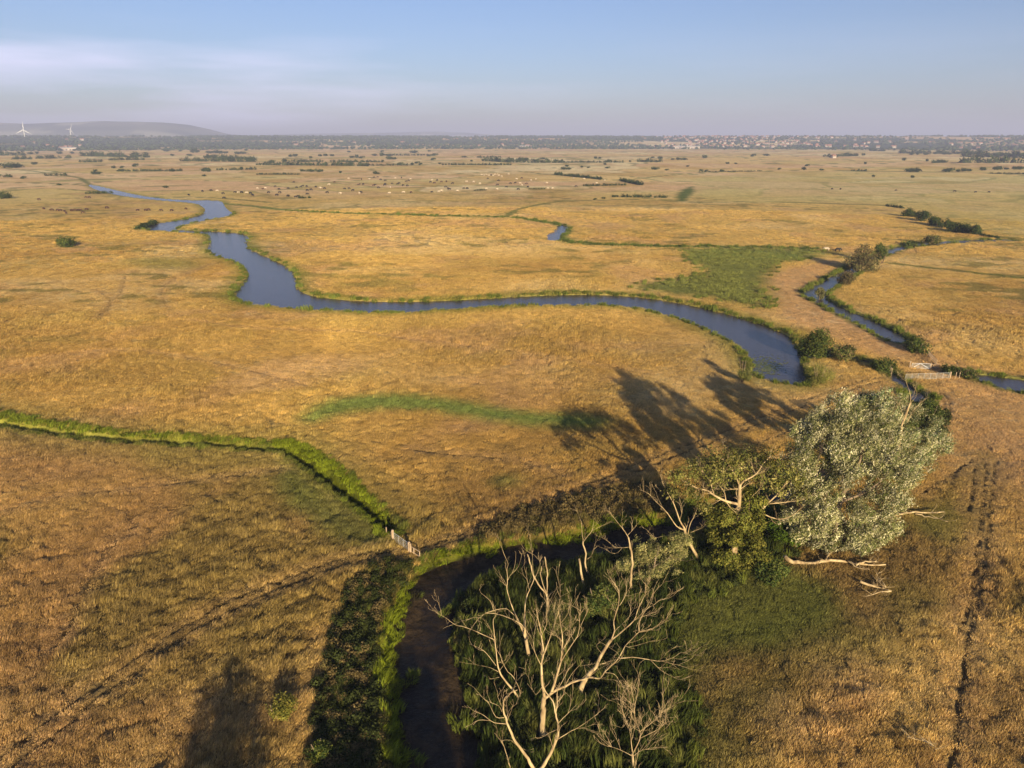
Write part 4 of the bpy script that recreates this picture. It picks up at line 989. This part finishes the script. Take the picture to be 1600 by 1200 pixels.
shrub('scrub_bush', 'green bush behind the leaning trunk of the dead fork', (935, 960), 45, 60, BUSHG + [(.15,.15,.04)], 8000, .17, 49)
shrub('scrub_bush', 'yellow flowering bush in the brown grass near the bottom left bank', (438, 1125), 26, 44, [(.30,.25,.05),(.20,.19,.04),(.14,.15,.03)], 4000, .13, 50)
shrub('scrub_bush', 'small green bush on the left bank at the bottom edge', (500, 1185), 24, 40, BUSHG + [(.18,.19,.03)], 4000, .13, 51)
shrub('scrub_bush', 'dark bush in front of the far gateway, right of the silver willow', (1455, 655), 30, 38, BUSHG, 5000, .22, 52)
shrub('scrub_bush', 'bright green bush between the oak and the silver willow', (1222, 848), 40, 56, [(.10,.16,.02),(.14,.20,.03),(.07,.11,.02)], 8000, .2, 53)
# dark hedge of bushes at the top right
for i, (px, py, h_, w_, lb) in enumerate([(1419,338,10,22,'first and farthest bush of the dark hedge row, by the field corner'),(1440,345,15,26,'tallest rounded bush near the far end of the dark hedge row'),(1460,352,12,26,'low spreading bush in the middle of the dark hedge row'),
        (1478,356,11,22,'bush with a short bare side, fourth along the dark hedge row'),(1492,362,14,24,'broad bush of the dark hedge row with the deepest green'),(1507,364,13,18,'upright bush near the close end of the dark hedge row'),(1523,367,13,14,'last upright bush at the close end of the dark hedge row')]):
    shrub('hedge_bush', lb, (px, py), h_, w_, [(.035,.06,.015),(.06,.085,.02),(.085,.10,.03)], 2600, .6, 60 + i, 'bush', 'dark hedge row of bushes at the top right')

# trees just outside the frame, below the camera, that throw the shadows at the bottom left
for i, (spx, spy, zc, rr, lb) in enumerate([(348, 1190, 11.5, 3.6, 'tall rounded tree standing outside the lower edge, farthest left'), (655, 1165, 9.5, 2.7, 'broad tree standing outside the lower edge above the mud'), (545, 1225, 9.0, 2.4, 'tree standing outside the lower edge beside the left bank')]):
    sx_, sy_, _ = G(spx, spy); Lh = zc / math.tan(SUN_EL); tx, ty = sx_ - math.sin(SHADOW_AZ) * Lh, sy_ - math.cos(SHADOW_AZ) * Lh
    root = empty('bankside_tree', (tx, ty, 0)); tag(root, lb, 'tree')
    mb = MB(); mb.tube([(0, 0, -.3), (.2, .1, zc * .5), (0, 0, zc)], [.35, .25, .10], 8)
    mb.build('trunk', M_BARK2, root, True)
    crown('crown', lobes(0, 0, zc, rr * .75, rr * .6, 14, rr * .5, 80 + i), 9000, .3, .8, BUSHG, root, None, .3, .4, 80 + i)

# ------------------------------------------------------------------ gates, fences
def gate(label, a, b, bars, uprights, posts, h=1.15, lift=.12, brace=False, name='field_gate', mat=None, cat='gate'):
    """a,b: ground points of the two ends"""
    A = Vector(a); B = Vector(b); mid = (A + B) / 2
    root = empty(name, mid); tag(root, label, cat)
    A = A - mid; B = B - mid; d = (B - A).normalized(); mb = MB()
    for k in range(bars):
        z = lift + (h - lift) * (k / (bars - 1)) ** 1.15
        mb.tube([A + Vector((0, 0, z)), B + Vector((0, 0, z))], .02 if 0 < k < bars - 1 else .03, 6)
    mb.build('rails', mat or M_STEEL, root)
    for k in range(uprights):
        p = A + (B - A) * (k / (uprights - 1)); mu = MB(); mu.box(p + Vector((0, 0, (h + lift) / 2)), (.04, .03, h - lift + .08), math.atan2(d.y, d.x)); mu.build('upright', mat or M_STEEL, root)
    if brace:
        mu = MB(); c = A + (B - A) * .45
        mu.beam(A + Vector((0, 0, lift)), c + Vector((0, .03, h)), .05, .06); mu.beam(B + Vector((0, 0, lift)), c + Vector((0, .03, h)), .05, .06); mu.build('brace', mat or M_STEEL, root)
    for t, hh, ww in posts:
        p = A + d * t if t <= 0 else B + d * t
        mu = MB(); mu.tube([p + Vector((0, 0, -.4)), p + Vector((0, 0, hh * .9)), p + Vector((0, 0, hh))], [ww, ww * .96, ww * .7], 8); mu.build('post', M_POST, root)
    return root
def rail_fence(label, pts, h=1.15, rails=3, cat='fence', name='timber_fence', step=1.3, wp=.07):
    P3 = [Vector(p) for p in pts]; mid = P3[0].copy()
    root = empty(name, mid); tag(root, label, cat)
    P3 = [p - mid for p in P3]; mb = MB()
    for i in range(len(P3) - 1):
        for k in range(rails):
            z = .3 + (h - .35) * k / max(1, rails - 1)
            mb.beam(P3[i] + Vector((0, 0, z)), P3[i + 1] + Vector((0, 0, z)), .045, .11)
        n = max(1, round((P3[i + 1] - P3[i]).length / step))
        for k in range(n + (i == len(P3) - 2)):
            p = P3[i].lerp(P3[i + 1], k / n); mu = MB(); mu.tube([p + Vector((0, 0, -.4)), p + Vector((0, 0, h))], wp, 6); mu.build('post', M_POST, root)
    mb.build('rails', M_POST, root)
    return root
ga, gb = G(616, 846), G(638, 862)
gate('small galvanised gate between two stout wooden posts at the end of the lime green ditch', ga, gb, 6, 4, [(-.25, 1.5, .17), (.22, 1.45, .17), (.5, 1.35, .13)], h=1.2)
rail_fence('short timber rail running from the galvanised gate down to the lime green bank', [G(641, 864), G(647, 867.5), G(656, 873)], 1.0, 2, step=1.6)
rail_fence('stub of timber rail on the far side of the galvanised gate post', [G(612, 842), G(604, 835)], 1.0, 1, step=1.0)
gate('long pale steel railing of upright panels across the gateway beyond the willow', G(1414, 594), G(1482, 591.5), 6, 8, [(.25, 1.45, .16), (1.5, 1.3, .09), (2.3, 1.3, .09)], h=1.25, name='steel_railing', cat='railing')
gate('white field gate with diagonal braces behind the long railing', G(1424, 576), G(1452, 577), 5, 2, [(-.4, 1.7, .14), (.15, 1.4, .14)], h=1.2, brace=True, mat=M_WHITE)
rail_fence('short timber fence joining the white gate to its right hand post', [G(1454, 577), G(1466, 576)], 1.1, 3)
rail_fence('timber sheep fence climbing away behind the white gate', [G(1463, 570.5), G(1456, 563), G(1449, 555)], 1.2, 3, step=.9)
rail_fence('timber fence with close posts left of the gateway by the dark cross ditch', [G(1393, 584), G(1388, 578), G(1383, 570)], 1.2, 2, step=.8)

# ------------------------------------------------------------------ floating leaves in the bend
mb = MB(); g = random.Random(5)
for _ in range(420):
    px = g.gauss(1196, 13); py = g.gauss(573, 7)
    p = Vector(G(px, py, WZ + .012)); r = g.uniform(.12, .30); a0 = g.uniform(0, 6)
    mb.add([p + Vector((math.cos(a0 + k * 1.05) * r, math.sin(a0 + k * 1.05) * r, g.uniform(0, .02))) for k in range(6)], [tuple(range(6))])
tag(mb.build('water_weed', plain_mat('water_weed', (.10,.13,.03), (.20,.20,.06), .5, .6)), 'green floating weed on the water in the river bend', 'water weed', kind='stuff')

# ------------------------------------------------------------------ cattle
def cow_mesh(name, mat):
    bm_v = [(-.95,0,1.05),(-.5,0,1.08),(0,0,1.0),(.5,0,1.08),(.85,0,1.15),(1.25,0,.85),(1.5,0,.42),
            (-.8,.22,.55),(-.85,.22,.02),(-.8,-.22,.55),(-.75,-.22,.02),(.6,.22,.55),(.62,.22,.02),(.6,-.22,.55),(.66,-.22,.02),(-1.1,0,.9),(-1.15,0,.45),(1.22,.2,.95),(1.22,-.2,.95)]
    ed = [(0,1),(1,2),(2,3),(3,4),(4,5),(5,6),(0,7),(7,8),(0,9),(9,10),(3,11),(11,12),(3,13),(13,14),(0,15),(15,16),(5,17),(5,18)]
    rad = [.28,.36,.38,.36,.26,.17,.11,.15,.08,.15,.08,.13,.08,.13,.08,.04,.03,.05,.05]
    me = bpy.data.meshes.new(name); me.from_pydata(bm_v, ed, []); o = bpy.data.objects.new(name, me); COL.objects.link(o)
    sk = o.modifiers.new('skin', 'SKIN')
    for v, r in zip(me.skin_vertices[0].data, rad): v.radius = (r, r)
    me.skin_vertices[0].data[2].use_root = True
    dg = bpy.context.evaluated_depsgraph_get(); me2 = bpy.data.meshes.new_from_object(o.evaluated_get(dg))
    bpy.data.objects.remove(o); me2.materials.clear(); me2.materials.append(mat)
    me2.polygons.foreach_set('use_smooth', [True] * len(me2.polygons))
    return me2
COWS = {'dark': cow_mesh('cow', plain_mat('black_hide', (.012,.010,.008), (.03,.022,.016), 1, .8)), 'brown': cow_mesh('cow', plain_mat('brown_hide', (.05,.022,.012), (.09,.04,.02), 1, .8)),
        'pale': cow_mesh('cow', plain_mat('cream_hide', (.42,.33,.22), (.60,.50,.37), 1, .8))}
def cow(px, py, kind, label, group, sc=1.0):
    x, y, _ = G(px, py); o = bpy.data.objects.new('cow', COWS[kind]); COL.objects.link(o)
    o.location = (x, y, zat(x, y)); o.rotation_euler = (0, 0, random.choice([0, math.pi]) + random.gauss(0, .5)); s = sc * random.uniform(.92, 1.12); o.scale = (s, s, s)
    tag(o, label, 'cow', group)
herd = "120,567d 78,605d 200,580d 145,584d 148,605d 130,622d 200,628d 262,630d 248,633d 255,575d 280,570d 292,565d 316,566d 345,588d 375,570d 320,592d 320,615d 446,606d 430,580d 400,577w 455,556w 525,612w 556,582d 583,580d 605,592d 655,605d 645,610w 660,522d 710,520w 737,510d 760,508b 780,525d 808,530d 803,560d 808,552d 840,574w 832,610w 850,550d 885,552d 895,548d 920,560d 945,562d 955,530d 940,535d 965,520w 870,515w 910,512d 765,575d 745,557d 735,562b 670,553d 650,552d 640,556b 1090,540d 1100,527w 1115,545b 1133,528d 1160,538b 1185,570d 1210,585d 1228,548d 1190,535b 1100,603d 1160,595w 1140,600w 1200,580b 1260,595w 1300,580d 1320,580d 1315,537w 1360,538w 1400,550w 1450,518d 1440,582w 1505,585w 1515,530d 1510,557d 1592,548d 1566,570d 1410,495w 1425,497w 1440,492w 1455,498w 1470,496d 1482,499w 1495,492w 1508,490w 1520,498w 1535,503w 1577,490w 1630,520w 1660,515b 1620,545d 1640,585d 1660,560w 1650,548w 1700,570d 1690,550b 1750,520w 1720,528w 1815,545w 1855,580w 1825,580w 1985,515w 2050,520w 2130,548w 2180,528w 2000,568d 10,580w 45,583b 60,578w 580,517w 490,540b 235,540d 970,605b 920,605w"
for tkn in herd.split():
    k = tkn[-1]; X, Y = map(float, tkn[:-1].split(','))
    kind = {'d': 'dark', 'b': 'brown', 'w': 'pale'}[k]
    cn_ = {'dark': 'black', 'brown': 'brown', 'pale': 'cream'}[kind]; wh = 'left end' if X < 540 else ('middle' if X < 1040 else ('right part' if X < 1600 else 'far right fringe'))
    cow(400 + X / 4, 150.5 + Y / 4, kind, f'tiny {cn_} cow grazing in the {wh} of the large far herd', f'{cn_} cattle in the {wh} of the herd', 1.15)
for X, Y in [(275,707),(325,715),(360,716),(378,718),(405,722),(415,735),(447,718),(470,716),(490,715),(500,716),(540,711),(518,732),(668,702),(860,716),(910,716),(930,714),(1008,717),(1072,718),(1162,707),(537,635),(560,636),(245,650)]:
    cow(X / 4, 150.5 + Y / 4, 'brown', 'tiny dark brown cow strung out across the left field beside the river', 'brown cattle in the left field')
for X, Y, k in [(1180,620,'dark'),(1265,597,'dark'),(1360,595,'pale'),(1320,592,'dark'),(1395,612,'dark'),(1400,640,'dark'),(1468,604,'dark'),(1490,605,'pale'),(1510,605,'dark'),(1540,608,'pale'),(1565,610,'dark'),(1580,622,'dark')]:
    cow(X / 4, 150.5 + Y / 4, k, {'dark': 'tiny black cow above the upper river bend, apart from the large herd', 'pale': 'tiny cream cow above the upper river bend, apart from the large herd'}[k], {'dark': 'black cattle above the upper river bend', 'pale': 'cream cattle above the upper river bend'}[k], 1.15)
for X, Y in [(400,583),(452,584),(800,592),(1165,598),(1295,603),(1380,603)]:
    cow(1200 + X / 4, 150.5 + Y / 4, 'dark', 'tiny black cow scattered over the pale green field at the right', 'black cattle on the pale green field')
cow(1291, 392, 'pale', 'cream cow standing beside the long shadow of the largest ditch tree', None, 1.1)
cow(1309, 393, 'dark', 'black cow standing between the cream cow and the largest ditch tree', None, 1.1)

# ------------------------------------------------------------------ far bushes and hedges
def bush_proto(seed, cols):
    return crown('far_bush', lobes(0, 0, .55, .55, .22, 7, .42, seed), 420, .20, .85, cols, None, None, .4, .5, seed, sprig=4, sprlen=.2, link=False).data
FARC = [(.05,.075,.02),(.075,.095,.03),(.035,.055,.018)]
FB = [bush_proto(200 + i, FARC) for i in range(4)] + [bush_proto(210, [(.13,.10,.05),(.09,.08,.04)])]
def where(px):
    if px < 180: return 'below the wind turbines'
    if px < 380: return 'below the end of the chalk downs'
    if px < 620: return 'behind the large cattle herd'
    if px < 840: return 'left of the distant town'
    if px < 1060: return 'below the left end of the town'
    if px < 1320: return 'below the right end of the town'
    return 'near the right edge'
def far_bush(px, py, wpx, hpx, kind=None):
    x, y, _ = G(px, py); sx = math.hypot(math.hypot(x, y), H) / F
    o = bpy.data.objects.new('far_bush', FB[random.randrange(4) if kind is None else kind]); COL.objects.link(o)
    o.location = (x, y, 0); el = random.uniform(.9, 1.7); o.scale = (wpx * sx / 1.6 * el, wpx * sx / 1.6, hpx * sx / .85 * random.uniform(.6, 1)); o.rotation_euler = (0, 0, random.gauss(0, .4))
    return tag(o, 'small dark bush on the distant fields ' + where(px), 'bush', 'distant bushes ' + where(px))
for ox, lst in [(0, "55,447,26 105,445,22 220,427,11 1215,352,14 1235,352,10 1040,345,7 930,338,6 1130,345,7 1190,372,8 1080,372,6 190,362,5 235,360,6 380,360,7 450,358,6 1320,357,13 1350,356,14 1385,358,14 1415,358,10 1490,362,13 1525,360,12 1290,470,13 1310,472,9 1275,500,5 710,450,7 765,448,7 375,556,5 1035,572,5 620,487,12 590,487,8 1075,470,8 330,340,10 1540,340,6 600,470,6 850,440,9 150,515,8"),
                (400, "100,418,17 690,437,16 985,355,12 605,385,9 635,385,10 665,388,8 215,378,10 250,376,9 400,375,7 440,374,8 480,374,7 740,372,9 790,374,12 830,374,9 840,394,12 870,394,10 905,428,12 975,430,11 1010,420,9 1030,430,9 1110,400,8 1150,425,6 1420,405,7 1350,408,5 745,485,8 765,486,8 345,388,7 1120,372,9 1090,375,7 1300,382,5 290,470,6 350,472,7 400,473,6 530,480,6 1085,345,5 580,350,4 790,350,5 180,486,4"),
                (800, "65,405,20 95,404,12 150,410,15 190,393,8 345,440,8 320,458,9 350,458,8 435,445,6 525,390,5 550,390,5 610,408,7 880,388,6 925,390,9 1005,397,6 1040,398,11 1070,398,9 1210,387,9 1510,377,11 1588,372,7 1315,471,9 1217,469,6 1185,467,5 905,458,10 885,458,7 295,494,10 380,500,9 600,450,5 480,448,4 580,428,4 740,410,5 820,410,6 845,411,6 870,412,7 910,412,8 970,463,5 1100,440,4 1350,422,5 1400,423,5 1560,302,0 520,648,6 572,640,6 640,630,11 655,628,7"),
                (1200, "404,385,10 430,380,6 600,370,5 850,402,8 995,407,5 610,425,6 490,370,8 520,372,8 1115,472,15 1140,472,12 1188,472,9 1230,470,11 1262,470,11 1350,464,12 1425,460,10 1450,460,11 1492,458,9 1545,458,9 1580,458,12 880,473,10 920,473,12 222,460,8 248,437,5 72,459,6 338,464,5 905,510,6 1240,410,8 1220,412,7 660,505,5 1330,360,14 1300,364,10 1260,368,11 1375,374,10 1420,374,10 1450,372,12 1500,378,12 1580,376,12 1050,362,7 1100,364,8 1130,364,9 1190,360,7 990,366,8 940,366,8 900,366,7")]:
    for t in lst.split():
        X, Y, w = map(float, t.split(','))
        if w > 0: far_bush(ox + X / 4, 150 + Y / 4 + .6, w * .45 + 2.6, w * .22 + 1.7)
def hedge(px0, py0, px1, py1, hpx, seed):
    wh = where((px0 + px1) / 2); lg = 'long' if px1 - px0 > 90 else ('short' if px1 - px0 < 40 else 'thin'); label = lg + ' dark hedgerow crossing the distant fields ' + wh; group = lg + ' hedgerows ' + wh
    a = Vector(G(px0, py0)); b = Vector(G(px1, py1)); d = b - a; Ln = d.length; mid = (a + b) / 2
    sx = math.hypot(mid.length, H) / F; h = hpx * sx * 1.35
    g = random.Random(seed); n = max(5, int(Ln / (h * .8))); n = min(n, 70); bl = []
    nrm = Vector((-d.y, d.x, 0)).normalized()
    for i in range(n):
        if g.random() < .04: continue
        p = a + d * ((i + g.random()) / n) - mid + nrm * g.gauss(0, h * .25); r = h * g.uniform(.35, .8)
        bl.append((p.x, p.y, r * .75, max(r, Ln / n * .7) * g.uniform(.7, 1.1), r, r))
    o = crown('hedgerow', bl, min(7000, 85 * n), h * .32, .85, FARC, None, None, .4, .5, seed, sprig=4, sprlen=h * .3)
    o.location = mid; tag(o, label, 'hedge', group)
hs = [(0,243,38,243,3.2),(20,249,51,249,2.5),(56,248,108,247.5,2.8),(123,244,232,246,3.5),(125,254,160,253.5,2.5),(170,251,225,250,2.6),(182,268,285,267.5,2.0),(283,252,400,253,3.2),(320,247,400,250,3),(340,266,400,265,2.2),(0,277,20,277,2.5),(70,275,105,274.5,2),
      (441,253,508,253,2.2),(515,253,560,253.5,2),(563,253.5,600,253.5,2.2),(400,258,575,259.5,3.2),(580,259,640,258.5,1.8),(690,258,800,258,1.8),(760,252,800,254,3.8),(745,246.5,782,246,1.6),(470,268,505,268,2),(595,243,680,243,1.6),(400,273,470,273,1.4),
      (800,254,882,254.5,3.4),(862,254.5,975,254,1.8),(997,253,1035,253,2.8),(867,273,940,281,2.6),(970,282.5,1002,289.5,3.0),(970,308,1018,309,3),(1023,309,1043,309,3),(1090,269.5,1190,267.5,1),(912,291,978,289.5,2),(826,296,852,296,1.4),
      (1330,267,1353,267.5,1.6),(1286,245,1340,244,2.0),(1360,236,1384,236.5,2.2),(1400,239.5,1530,241,3.2),(1500,245,1604,247,4.8),(1500,254.5,1604,254.5,4.6),(1545,271.5,1604,272.5,1.2),(1455,255,1480,254,2.2),(1384,322,1412,326,1.8),(1530,368,1562,373,2.2),
      (740,298,760,297.5,1.5),(468,310,486,309.5,2.2),(135,303,175,302.5,2.2),(215,359,245,348,3.5),(1010,447,1080,449,.1)]
for i, h_ in enumerate(hs[:-1]): hedge(*h_, 300 + i)

# ------------------------------------------------------------------ wooded rise, hills, town
def far_z(x, y):
    r = np.hypot(x, y); return 62 * sstep(3500, 6400, r) * (.85 + .3 * fbm(x, y, 1500, 91))
def woods():
    n = 15000; r = 3500 + 3100 * RNG.random(n) ** .9; a = RNG.uniform(-.85, .85, n)
    x = r * np.sin(a); y = r * np.cos(a)
    keep = (fbm(x, y, 420, 120) > .38) | (r < 3750); x = x[keep]; y = y[keep]; z = far_z(x, y); n = len(x)
    a = a[keep]; town = (a > .19) & (a < .50); k2 = ~town | (RNG.random(n) < .45); x, y, z = x[k2], y[k2], z[k2]; n = len(x)
    # each tree a rough double pyramid of eight facets, jittered
    s = RNG.uniform(5, 13, n); hh = RNG.uniform(7, 15, n)
    base = np.array([(1,0,.45),(.7,.7,.6),(0,1,.4),(-.7,.7,.55),(-1,0,.5),(-.7,-.7,.4),(0,-1,.6),(.7,-.7,.5),(0,0,1),(0,0,0)], float)
    v = base[None] * np.stack([s, s, hh], 1)[:, None, :] * RNG.uniform(.75, 1.2, (n, 10, 1)) + np.stack([x, y, z - 1], 1)[:, None, :]
    f = []
    for k in range(8): f += [(k, (k + 1) % 8, 8), ((k + 1) % 8, k, 9)]
    f = (np.arange(n)[:, None, None] * 10 + np.array(f)[None]).reshape(-1, 3)
    c = np.repeat(np.array([.055,.075,.03])[None] * RNG.uniform(.55, 1.5, (n, 1)), 10, 0)
    o = mesh_np('distant_wood', v.reshape(-1, 3), f, 3, M_LEAF, False, c); tag(o, 'hazy belt of distant woodland along the horizon', 'woodland', kind='stuff')
woods()
M_HILL = None
def hill(name, label, prof, dist, depth, seed):
    """prof: (px, top row); a long rounded ridge with front and back slopes"""
    xs = np.linspace(prof[0][0], prof[-1][0], 140)
    ty = np.interp(xs, [p[0] for p in prof], [p[1] for p in prof])
    vs = []; nn = 26
    for u, (px, ry) in enumerate(zip(xs, ty)):
        p = V(px, ry, dist); top = max(2, p.z)
        for k in range(nn):
            t = k / (nn - 1) * 2 - 1
            yy = dist + t * depth; zz = (top + 25) * (math.cos(t * math.pi / 2) ** .9) - 25
            zz += (fbm(np.array([p.x * 1.0]), np.array([yy * 1.0]), 900, seed)[0] - .5) * 34 * (1 - abs(t)) * min(1, top / 90) - (0 if abs(t) > .02 else 0)
            vs.append((p.x * (yy / dist) ** .5, yy, zz))
    f = []
    for u in range(len(xs) - 1):
        for k in range(nn - 1): a = u * nn + k; f.append((a, a + nn, a + nn + 1, a + 1))
    v = np.array(vs); n1 = fbm(v[:, 0], v[:, 1], 700, seed + 9); c = mixc3(np.tile(C(.15,.155,.09), (len(v), 1)), C(.06,.075,.04), sstep(.42, .55, n1)); c = mixc3(c, C(.36,.34,.22), sstep(.58, .64, fbm(v[:, 0], v[:, 1], 480, seed + 5)))
    o = mesh_np(name, v, f, 4, M_GROUND, True, c); tag(o, label, 'hills', kind='structure')
hill('hills', 'long hazy chalk downs behind the wind turbines', [(-260,206),(-120,198),(0,192.5),(30,193),(60,193),(100,191.5),(160,190.5),(220,190.5),(262,191),(290,193.5),(310,198),(330,204),(350,209),(400,213),(470,216),(520,220)], 9800, 2300, 3)
hill('hills', 'faint low ridge on the horizon right of the chalk downs', [(330,216),(400,211),(450,209),(520,208),(600,207),(680,205.5),(730,207),(780,212),(840,217),(900,220)], 15500, 1800, 13)

def house_mesh(w, d, h, rh):
    mb = MB(); mb.box((0, 0, h / 2), (w, d, h), mi=0)
    e = .4; v = [(-w/2-e, -d/2-e, h), (w/2+e, -d/2-e, h), (w/2+e, d/2+e, h), (-w/2-e, d/2+e, h), (-w/2-e, 0, h + rh), (w/2+e, 0, h + rh)]
    mb.add([(a, b, c + .01) for a, b, c in v], [(0,1,5,4),(2,3,4,5),(1,2,5),(3,0,4),(3,2,1,0)], 1)
    for k in range(3):
        mb.box((-w/2 + w * (k + .5) / 3, -d/2 - .02, h * .55), (w * .12, .06, h * .3), mi=2)
    mb.box((w * .3, 0, h + rh * .9), (.9, .9, 1.6), mi=1)
    return mb
M_GLASS = plain_mat('window_glass', (.03,.035,.04), (.06,.07,.08), 1, .2)
HM = [house_mesh(*a).build('house', [M_WALL, M_ROOF, M_GLASS], link=False).data for a in [(11,8,5.5,3.2),(16,9,6,3.5),(9,8,5,4),(24,10,6,3)]]
def house(px, py, d, k, label, group, sc=1.35):
    a, b, _ = ray(px, 217); az = math.atan2(a, b); x, y = d * math.sin(az), d * math.cos(az)
    o = bpy.data.objects.new('house', HM[k]); COL.objects.link(o); o.location = (x, y, float(far_z(np.array([x]), np.array([y]))[0]) - .4); o.rotation_euler = (0, 0, -az + random.gauss(0, .5)); o.scale = (sc, sc, sc)
    tag(o, label, 'house', group)
for i in range(170):
    px = random.choice([random.gauss(1110, 55), random.uniform(1000, 1320), random.gauss(1180, 60)])
    house(px, 0, random.uniform(3900, 6300), random.choice([0, 0, 1, 2]), 'tiny pale house with a red brown roof in the distant hillside town', 'houses of the distant town')
for i in range(28):
    px = random.choice([random.uniform(1300, 1600), random.gauss(1520, 40), random.uniform(1330, 1400)])
    house(px, 0, random.uniform(3800, 5600), random.choice([0, 1, 2]), 'tiny pale house among the hazy trees toward the right edge', 'houses at the far right')
for i in range(26):
    px = random.choice([random.gauss(830, 14), random.uniform(420, 800), random.gauss(60, 30), random.gauss(110, 14)])
    house(px, 0, random.uniform(3700, 5200), random.choice([0, 1, 2]), 'tiny pale house half hidden in the hazy woodland left of the town', 'houses left of the town')
def shed(px, d, length, label):
    a, b, _ = ray(px, 217); az = math.atan2(a, b); x, y = d * math.sin(az), d * math.cos(az)
    mb = MB(); mb.box((0, 0, 5), (length, 22, 10), mi=0)
    w = length; v = [(-w/2-.5,-11.5,10.01),(w/2+.5,-11.5,10.01),(w/2+.5,11.5,10.01),(-w/2-.5,11.5,10.01),(-w/2-.5,0,13.5),(w/2+.5,0,13.5)]
    mb.add(v, [(0,1,5,4),(2,3,4,5),(1,2,5),(3,0,4),(3,2,1,0)], 1)
    for k in range(int(length / 14)): mb.box((-w/2 + 8 + k * 14, -11.03, 3.2), (5, .08, 5), mi=2)
    o = mb.build('warehouse', [M_WALL, M_ROOF2, M_GLASS]); o.location = (x, y, float(far_z(np.array([x]), np.array([y]))[0]) - .3); o.rotation_euler = (0, 0, -az)
    tag(o, label, 'warehouse')
shed(1072, 3720, 95, 'long white shed at the foot of the distant town'); shed(1088, 3730, 40, 'short white shed right of the long one below the town'); shed(819, 3750, 45, 'white shed in the woodland left of the town'); shed(104, 3620, 60, 'pale shed below the smaller wind turbine')
# a farmhouse and its tree out in the fields
fx, fy, _ = G(1302, 247)
o = bpy.data.objects.new('farmhouse', HM[0]); COL.objects.link(o); o.location = (fx, fy, 0); o.rotation_euler = (0, 0, .3); tag(o, 'lone pale farmhouse on the distant fields at the right', 'house')

# ------------------------------------------------------------------ wind turbines
def turbine(px, hub_y, d, bl, yaw, spin, label):
    a, b, c = ray(px, hub_y); k = d / math.hypot(a, b); x, y, hz = a * k, b * k, H + c * k
    gz = float(far_z(np.array([x]), np.array([y]))[0]) - 1
    root = empty('wind_turbine', (x, y, gz)); tag(root, label, 'wind turbine', 'wind turbines before the downs'); hz -= gz
    mb = MB(); mb.tube([(0, 0, 0), (0, 0, hz * .5), (0, 0, hz - 1.6)], [2.6, 2.1, 1.4], 16); mb.build('tower', M_WHITE, root, True)
    R = Matrix.Rotation(yaw, 3, 'Z')
    mb = MB(); mb.tube([R @ Vector((0, -4, hz)), R @ Vector((0, -3, hz)), R @ Vector((0, 5, hz)), R @ Vector((0, 6.5, hz))], [1.4, 2.0, 2.0, 1.2], 8); mb.build('nacelle', M_WHITE, root, True)
    mb = MB(); mb.tube([R @ Vector((0, -4, hz)), R @ Vector((0, -5.5, hz)), R @ Vector((0, -6.5, hz))], [1.7, 1.5, .4], 10); mb.build('hub', M_WHITE, root, True)
    for k in range(3):
        an = spin + k * 2 * math.pi / 3; mb = MB(); vs = []; fs = []; n = 9
        for i in range(n):
            t = i / (n - 1); ch = (2.2 + 3.0 * math.sin(min(1, t * 4) * math.pi / 2)) * (1 - .8 * t); th = ch * .18 + .15
            rad = 1 + t * bl
            for cx_, ty_ in ((-ch * .35, 0), (0, th), (ch * .65, 0), (0, -th)):
                vs.append(R @ Vector((math.sin(an) * rad + math.cos(an) * cx_, -5.2 + ty_, hz + math.cos(an) * rad - math.sin(an) * cx_)))
        for i in range(n - 1):
            for j in range(4): fs.append((i * 4 + j, i * 4 + (j + 1) % 4, i * 4 + 4 + (j + 1) % 4, i * 4 + 4 + j))
        mb.add(vs, fs + [(3, 2, 1, 0), ((n-1)*4, (n-1)*4+1, (n-1)*4+2, (n-1)*4+3)]); mb.build('blade', M_WHITE, root)
turbine(36.5, 203, 5900, 51, .5, .06, 'nearer white wind turbine at the far left with three blades spread')
turbine(109, 202, 6300, 42, 1.25, .5, 'smaller white wind turbine to the right of the nearer one, seen nearly edge on')

# ------------------------------------------------------------------ the air
mb = MB(); mb.box((0, 8000, 155), (54000, 66000, 390))
hz_m, nt, out = new_mat('haze')
pv = N(nt, 'ShaderNodeVolumePrincipled'); pv.inputs['Color'].default_value = (.63, .69, 1.0, 1); pv.inputs['Density'].default_value = .00014; pv.inputs['Anisotropy'].default_value = 0.0
nt.links.new(pv.outputs[0], out.inputs['Volume'])
tag(mb.build('haze', hz_m), 'thin lilac summer haze lying over the marsh', 'haze', kind='stuff')
